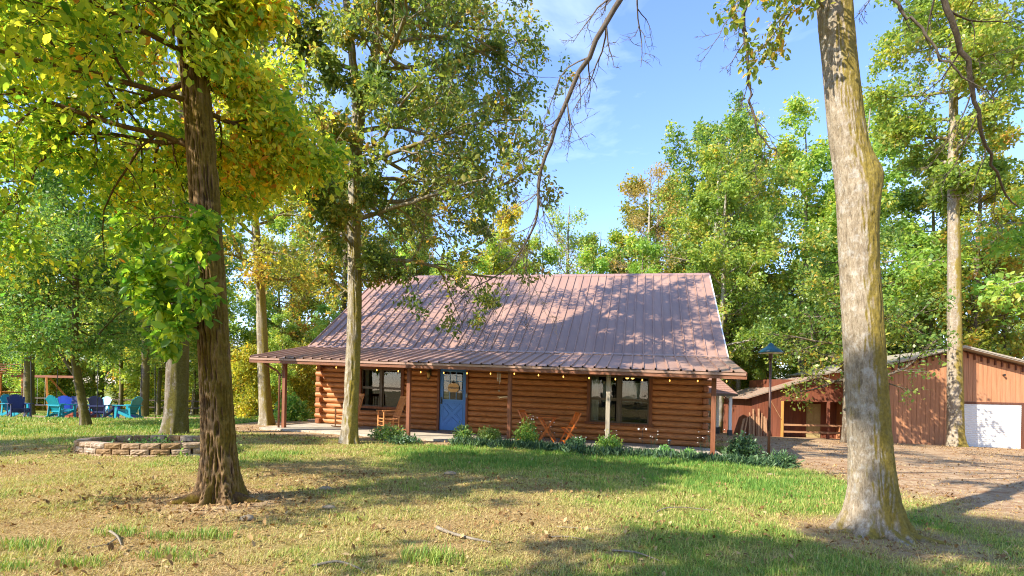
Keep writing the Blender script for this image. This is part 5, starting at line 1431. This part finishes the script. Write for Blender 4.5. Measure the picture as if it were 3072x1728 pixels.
# ---------------------------------------------------------------- shrubs and flowers along the porch
M_petal = mat_plain('white_petal', lin(232, 228, 224), .6, .2, 0, .04)
def shrub(name, label, x, y, w, h, n, leafm, size, seed, flowers=0, group='plants along the porch', tall=False, wide=.5):
    g = np.random.default_rng(seed)
    t = thing(name, label, 'shrub', (x, y, gzf(x, y)), 0, group)
    th = g.random(n) * 2 * PI; ph = np.arccos(g.random(n)); rr = g.random(n) ** .45
    lump = .75 + .5 * vnoise(np.cos(th) * 2 + 5, np.sin(th) * 2 + 5, ph * 2, seed)
    w, h = w * .8, h * .82
    a = np.stack([w * rr * lump * np.sin(ph) * np.cos(th), w * rr * lump * np.sin(ph) * np.sin(th), .04 + h * rr * lump * np.cos(ph)], -1)
    d = unit(a + np.array([0, 0, .2]))
    link('foliage', leaf_mesh('foliage', a, d, 5, size, leafm, g, .035, .1, wide, .9, along=.05, rnd_shift=rr * .8), t)
    wd = Wood()
    for k in range(9):
        q = a[int(g.integers(n))]
        wd.tube([(0, 0, -.03), q * .5 + g.normal(size=3) * .02, q], [.009, .006, .003], 4)
    link('stems', wd.mesh('stems', B_gen), t)
    if flowers:
        wf = Wood(); heads = []
        fm_ = bpy.data.meshes.get('flower_head') or MB().lathe([(.005, -.005), (.016, .003), (.014, .010), (.004, .013)], 7).mesh('flower_head', M_petal, None, True)
        for k in range(flowers):
            an = g.random() * 2 * PI; ra = w * (.3 + .8 * g.random()); hh = h * (.9 + .45 * g.random())
            e = np.array([ra * math.cos(an), ra * math.sin(an), hh])
            wf.tube([(e[0] * .4, e[1] * .4, h * .3), (e[0] * .8, e[1] * .8, hh * .75), e], [.004, .003, .002], 3)
            link('flower', fm_, t, tuple(e), (g.normal() * .4, g.normal() * .4, 0))
        link('flower_stems', wf.mesh('flower_stems', L_shrub), t)
    return t
shrub('perennial', 'light green spreading plant at the foot of the post by the rocking chair', -3.3, 14.75, .62, .42, 260, L_shrub, .08, 1)
shrub('perennial', 'low trailing green patch beside the oak trunk', -2.75, 14.0, .55, .16, 170, L_border, .08, 2)
shrub('perennial', 'rounded variegated shrub below the blue door', -1.30, 15.30, .36, .50, 240, L_shrub, .07, 3)
shrub('perennial', 'rounded light shrub just right of the one below the door', -.55, 15.1, .46, .48, 280, L_shrub, .07, 4)
shrub('flowering_shrub', 'tall green flowering shrub before the bistro chair', .48, 14.65, .42, .78, 420, L_small, .065, 5, 8)
shrub('perennial', 'dark low shrub right of the bistro set', 1.78, 14.35, .36, .34, 200, L_border, .07, 6, 5)
shrub('flowering_shrub', 'dark rose bush with white blooms at the weathered post', 2.6, 14.05, .44, .52, 300, L_small, .065, 7, 6)
shrub('perennial', 'small green tuft near the path light', 3.95, 13.55, .26, .24, 130, L_shrub, .07, 8, 4)
shrub('perennial', 'small low green tuft left of the corner post', 4.5, 13.45, .24, .22, 110, L_shrub, .07, 9)
shrub('flowering_shrub', 'big dark bush beyond the near corner post', 6.15, 14.15, .55, .66, 420, L_border, .08, 10, 4)
shrub('perennial', 'strap-leaved clump at the lamp post foot', 6.45, 12.75, .42, .26, 220, L_border, .16, 11, wide=.14)
shrub('perennial', 'leafy green bush past the far porch end', -8.6, 21.3, .9, 1.2, 420, L_small, .13, 12)
for (x, y, n, lab) in ((3.75, 14.15, 6, 'spray of tiny white flowers on thin stems beside the path light'), (4.95, 13.75, 7, 'spray of tiny white flowers at the near corner post'), (1.15, 14.75, 5, 'spray of tiny white flowers before the folding chair')):
    g = np.random.default_rng(int(x * 10)); t = thing('wild_aster', lab, 'flower', (x, y, gzf(x, y)), 0, 'wild asters by the porch'); wf = Wood()
    for k in range(n):
        e = np.array([g.normal() * .14, g.normal() * .12, .35 + .35 * g.random()])
        wf.tube([(0, 0, -.02), e * .6 + g.normal(size=3) * .02, e], [.005, .004, .002], 3)
        link('bloom', bpy.data.meshes['flower_head'], t, tuple(e))
    link('stems', wf.mesh('stems', L_border), t)
o = thing('path_light', 'small dark solar path light at the edge of the porch', 'path light', (4.15, 13.95, gzf(4.15, 13.95)))
MB().tube([(0, 0, -.05), (0, 0, .3)], .008, 6).build('stake', M_black, o)
MB().lathe([(.03, .3), (.035, .38), (.06, .39), (.05, .41), (.01, .43)], 10).build('head', M_black, o)
hb = thing('hook_stake', 'thin black garden stake with twin white bulbs by the porch edge', 'stake', (3.55, 14.35, gzf(3.55, 14.35)))
MB().tube([(0, 0, -.05), (0, 0, .62)], .006, 5).tube([(0, 0, .62), (.06, 0, .68), (.1, 0, .66)], .005, 5).tube([(0, 0, .62), (-.06, 0, .67), (-.1, 0, .65)], .005, 5).build('stem', M_black, hb)
for s in (-.1, .1): MB().lathe([(.005, .6), (.025, .62), (.025, .64), (.005, .66)], 8, (s, 0, 0)).build('bulb', M_white, hb)

# ---------------------------------------------------------------- fallen sticks and stones on the lawn
M_stick = mat_bark('bleached_stick', lin(96, 86, 72), lin(140, 128, 110), lin(178, 168, 150), None)
def stick(label, pts, r, twigs=()):
    x, y = pts[0][:2]; z = gzf(x, y)
    t = thing('fallen_stick', label, 'stick', (x, y, z), 0, 'fallen sticks on the lawn')
    w = Wood()
    P = [(a - x, b - y, gzf(a, b) - z + r * .7 + h) for a, b, h in pts]
    Q, q = resample(P, np.linspace(r, r * .45, len(P)), 14); w.tube(Q, q, 7)
    o = link('wood', w.mesh('wood', M_stick), t)
    for tw in twigs:
        w2 = Wood(); w2.tube([(a - x, b - y, gzf(a, b) - z + r * .6 + h) for a, b, h in tw], np.linspace(r * .5, r * .25, len(tw)), 5); link('twig', w2.mesh('twig', M_stick), t)
stick('bleached crooked stick among grass tufts at the lower left', [(-3.62, 4.92, .03), (-3.45, 4.78, .02), (-3.3, 4.62, .0)], .013, [[(-3.45, 4.78, .01), (-3.42, 4.62, 0), (-3.5, 4.5, 0)]])
stick('pale flaking stick at the bottom edge below the dark tree', [(-1.55, 4.30, .0), (-1.38, 4.38, .02), (-1.2, 4.32, .0), (-1.1, 4.2, 0)], .013)
stick('lichen-white stick in the middle of the dry grass', [(-.72, 5.55, .02), (-.55, 5.36, .01), (-.32, 5.22, .0), (-.15, 5.16, 0)], .02)
stick('pale stick lying next to the bottom edge, second below the dark tree', [(-.98, 4.12, .0), (-.85, 4.05, .015), (-.7, 4.08, .0)], .014)
stick('long thin white stick arched in the grass left of the big trunk', [(1.9, 6.9, .0), (2.1, 7.1, .03), (2.4, 7.22, .02), (2.75, 7.2, .0)], .009)
stick('short grey stick in the shade at the lower middle', [(1.0, 5.1, .0), (1.2, 4.98, .015), (1.38, 4.8, .0)], .011)
stick('thin broken stick near the shadow edge at lower middle', [(.42, 5.5, .0), (.62, 5.52, .01), (.8, 5.46, .0)], .008)
stick('thin stick on the dry lawn right of the dark tree', [(.55, 5.95, 0), (.8, 5.9, .01), (1.05, 5.95, 0)], .007)
for k, (x, y, s, lab) in enumerate(((-2.52, 7.45, .07, 'small pale stone right of the dark tree'), (-2.1, 6.35, .06, 'flat pale stone on the dry lawn before the dark tree'), (-1.0, 9.3, .08, 'pale stone at the edge of the tree shadow'), (-2.75, 5.7, .07, 'flat whitish stone below the dark tree'), (5.35, 11.0, .05, 'small stone at the driveway edge'))):
    g = np.random.default_rng(k); mb = MB(); V = []
    me = MB().lathe([(s * .3, -.3 * s), (s, 0), (s * .85, s * .35), (s * .3, s * .55)], 9).mesh('stone', mat_plain('field_stone', lin(156, 138, 112), .9, .1, 0, .25) if k == 0 else bpy.data.materials['field_stone'], None, True)
    for v in me.vertices: v.co *= 1 + .25 * (g.random() - .5); v.co.x *= 1.4
    o = link('field_stone', me, None, (x, y, gzf(x, y) + .01), (0, 0, g.random() * 6)); tag(o, lab, 'stone', 'stones on the lawn')

# ---------------------------------------------------------------- grass, leaf litter and border planting
def mat_grass(name, stops):
    t = NT(name)
    c = t.ramp(t.attr('rnd'), stops)
    t.base(c, .6, .25)
    tr = t.add('ShaderNodeBsdfTranslucent'); t.link(t.mix(1.0, c, (1.3, 1.3, .7, 1), 'MULTIPLY'), tr.inputs['Color'])
    ms = t.add('ShaderNodeMixShader'); ms.inputs['Fac'].default_value = .3
    t.link(t.b.outputs[0], ms.inputs[1]); t.link(tr.outputs[0], ms.inputs[2]); t.link(ms.outputs[0], t.out.inputs['Surface'])
    return t.m
# rnd runs from straw (0) through olive to fresh green (1)
M_grass = mat_grass('grass_blade', [(0.0, lin(158, 128, 82)), (0.22, lin(200, 176, 122)), (0.4, lin(192, 182, 110)), (0.58, lin(160, 168, 80)), (0.8, lin(126, 156, 66)), (1.0, lin(98, 138, 56))])

def blades(n_by_zone, seed):
    g = np.random.default_rng(seed); VV = []; RR = []
    for (n, x0, x1, y0, y1, h0, h1, wd, sel) in n_by_zone:
        x = g.uniform(x0, x1, n); y = y0 * (y1 / y0) ** g.random(n)      # denser close by
        inside = np.abs(x) < y * 0.98 + 1.0
        x, y = x[inside], y[inside]
        u, v = to_house(x, y)
        ok = ~((v > -.45) & (u > UL - .2) & (u < UR + .35)) & (np.hypot(x + 3.49, y - 6.56) > .33) & (np.hypot(x - 4.33, y - 6.36) > .4) & (np.hypot((x - pc[0]) / PRX, (y - pc[1]) / PRY) > 1.06)
        x, y = x[ok], y[ok]
        gr, di = cover(x, y)
        clump = fbm(x * 5, y * 5, 0, 71, 2)
        keep = g.random(len(x)) < (0.25 + .75 * np.clip(clump * 1.5 - .25, 0, 1)) * (1 - .93 * di)
        if sel == 'green': keep &= g.random(len(x)) < sstep(.3, .7, gr)
        x, y, gr, clump = x[keep], y[keep], gr[keep], clump[keep]
        n = len(x)
        az = g.random(n) * 2 * PI; h = (h0 + (h1 - h0) * g.random(n)) * (.55 + .8 * gr) * (.6 + .8 * clump)
        flat = np.where(g.random(n) > gr, 1.1, .45) * (.4 + g.random(n))         # dry blades lie flatter
        d = np.stack([np.cos(az), np.sin(az)], -1)
        s = np.stack([-np.sin(az), np.cos(az)], -1) * (wd * (.6 + .8 * g.random(n)))[:, None] * (1 + y / 14)[:, None]
        z = gz(x, y)
        L = h
        b0 = np.stack([x - s[:, 0], y - s[:, 1], z - .004], -1); b1 = np.stack([x + s[:, 0], y + s[:, 1], z - .004], -1)
        tip = np.stack([x + d[:, 0] * L * flat, y + d[:, 1] * L * flat, z + L / (1 + flat * .8)], -1)
        VV.append(np.stack([b0, b1, tip], 1).reshape(-1, 3))
        tone = np.clip(gr * .95 + g.normal(size=n) * .2 + (clump - .5) * .25, 0, 1)
        RR.append(np.repeat(tone, 3))
    V = np.concatenate(VV); r = np.concatenate(RR)
    F = np.arange(len(V)).reshape(-1, 3)
    return np_mesh('grass', V, F, M_grass, {'rnd': r})
go = link('grass', blades([(400000, -9, 9, 3.4, 9.0, .022, .075, .003, 'all'), (26000, -9, 9, 3.4, 9.0, .07, .12, .003, 'all'), (200000, -15, 12, 8.5, 20, .03, .075, .004, 'all'), (90000, -6, 6, 7.5, 14.5, .05, .11, .004, 'green'), (70000, -30, -7, 11, 30, .05, .11, .008, 'green')], 3))
tag(go, 'short dry and green grass of the front lawn', 'grass', None, 'stuff')

# tall fresh tufts standing out of the dry turf
def tuft(label, x, y, w, h, n, seed):
    g = np.random.default_rng(seed)
    px = x + np.clip(g.normal(size=n), -1.5, 1.5) * w; py = y + np.clip(g.normal(size=n), -1.5, 1.5) * w * .55
    az = g.random(n) * 2 * PI; L = h * (.5 + .7 * g.random(n)); fl = .25 + .5 * g.random(n); z = gz(px, py) - gzf(x, y)
    s = np.stack([-np.sin(az), np.cos(az)], -1) * .003
    dx, dy = np.cos(az) * L * fl, np.sin(az) * L * fl
    b0 = np.stack([px - x - s[:, 0], py - y - s[:, 1], z], -1); b1 = np.stack([px - x + s[:, 0], py - y + s[:, 1], z], -1)
    m0 = b0 + np.stack([dx * .4, dy * .4, L * .6], -1); m1 = b1 + np.stack([dx * .4, dy * .4, L * .6], -1)
    tp = np.stack([px - x + dx, py - y + dy, z + L * .9], -1)
    V = np.stack([b0, b1, m1, m0, tp], 1).reshape(-1, 3); b = np.arange(n)[:, None] * 5
    me = np_mesh('grass_tuft', V, [b + np.array([[0, 1, 2, 3]]), b + np.array([[3, 2, 4]])], M_grass, {'rnd': np.repeat(np.clip(.72 + g.normal(size=n) * .14, .3, 1), 5)})
    o = link('grass_tuft', me, None, (x, y, gzf(x, y))); tag(o, label, 'grass tuft', 'fresh tufts in the dry lawn')
tuft('wide fresh green tuft at the lower left edge of the lawn', -4.0, 4.48, .16, 0.086, 228, 1)
tuft('fresh green tuft just right of the bleached crooked stick', -3.55, 4.98, .13, 0.086, 192, 2)
tuft('fresh green tuft, middle one of the row at lower left', -3.05, 4.92, .12, 0.079, 168, 3)
tuft('fresh green tuft, right end of the row at lower left', -2.75, 5.02, .13, 0.094, 204, 4)
tuft('broad green tuft lower down, below the row of tufts', -2.72, 4.42, .17, 0.079, 216, 5)
tuft('green tuft near the bottom edge at the left', -3.25, 4.12, .12, 0.072, 144, 6)
tuft('tall green tuft in the shadow at the bottom middle', -.62, 4.58, .17, 0.137, 276, 7)
tuft('small green tuft at the very lower left corner', -3.65, 3.98, .08, 0.072, 96, 8)
tuft('green tuft among short sticks at the lower middle', .95, 4.75, .12, 0.079, 144, 9)
tuft('leggy weed tuft in the shadow right of the dark tree', -1.35, 7.7, .1, 0.115, 54, 10)

# fallen leaves
M_litter = mat_leaf('fallen_leaf', [(0.0, lin(104, 76, 46)), (0.4, lin(146, 112, 70)), (0.7, lin(174, 140, 92)), (1.0, lin(192, 164, 118))], .12, 1.1, .8, .0, .15)
def litter():
    g = np.random.default_rng(17); pts = []
    for (n, x0, x1, y0, y1) in ((6500, -6, 6, 3.6, 9), (7000, -10, 8, 8, 15), (16000, 4.5, 24, 8, 24), (2200, -9, -4, 12.5, 17), (1500, -5, -2.3, 5.5, 8)):
        x, y = g.uniform(x0, x1, n), g.uniform(y0, y1, n)
        u, v = to_house(x, y)
        ok = ~((v > -.45) & (u > UL - .2) & (u < UR + .35) & (v < 13)) & (vnoise(x * 1.3, y * 1.3, 0, 5) + .5 * g.random(n) > .62)
        pts.append(np.stack([x[ok], y[ok], gz(x[ok], y[ok]) + .012], -1))
    A = np.concatenate(pts)
    D = unit(np.stack([g.normal(size=len(A)), g.normal(size=len(A)), g.normal(size=len(A)) * .15], -1))
    me = leaf_mesh('leaf_litter', A, D, 1, .052, M_litter, g, .0, .0, .55, 3.0)
    o = link('leaf_litter', me); tag(o, 'brown fallen leaves strewn over lawn and driveway', 'leaves', None, 'stuff')
litter()

# strap-leaved border along the porch edge
def border():
    g = np.random.default_rng(23); n = 5200
    u = g.uniform(-6.6, 1.4, n); v = -.78 + g.normal(size=n) * .16 - .12 * np.sin(u * 1.7)
    keep = vnoise(u * 1.6, v * 2, 0, 3) + .35 * g.random(n) > .42
    u, v = u[keep], v[keep]
    x = HX + u * CA + v * SA; y = HY - u * SA + v * CA
    A = np.stack([x, y, gz(x, y) + .0], -1)
    D = unit(np.stack([g.normal(size=len(A)) * .5, g.normal(size=len(A)) * .5, np.ones(len(A)) * 1.1], -1))
    me = leaf_mesh('border_plants', A, D, 4, .17, L_border, g, .03, -.35, .16, .4)
    o = link('border_plants', me); tag(o, 'dark strap-leaved border growing along the porch edge', 'ground cover', None, 'stuff')
border()
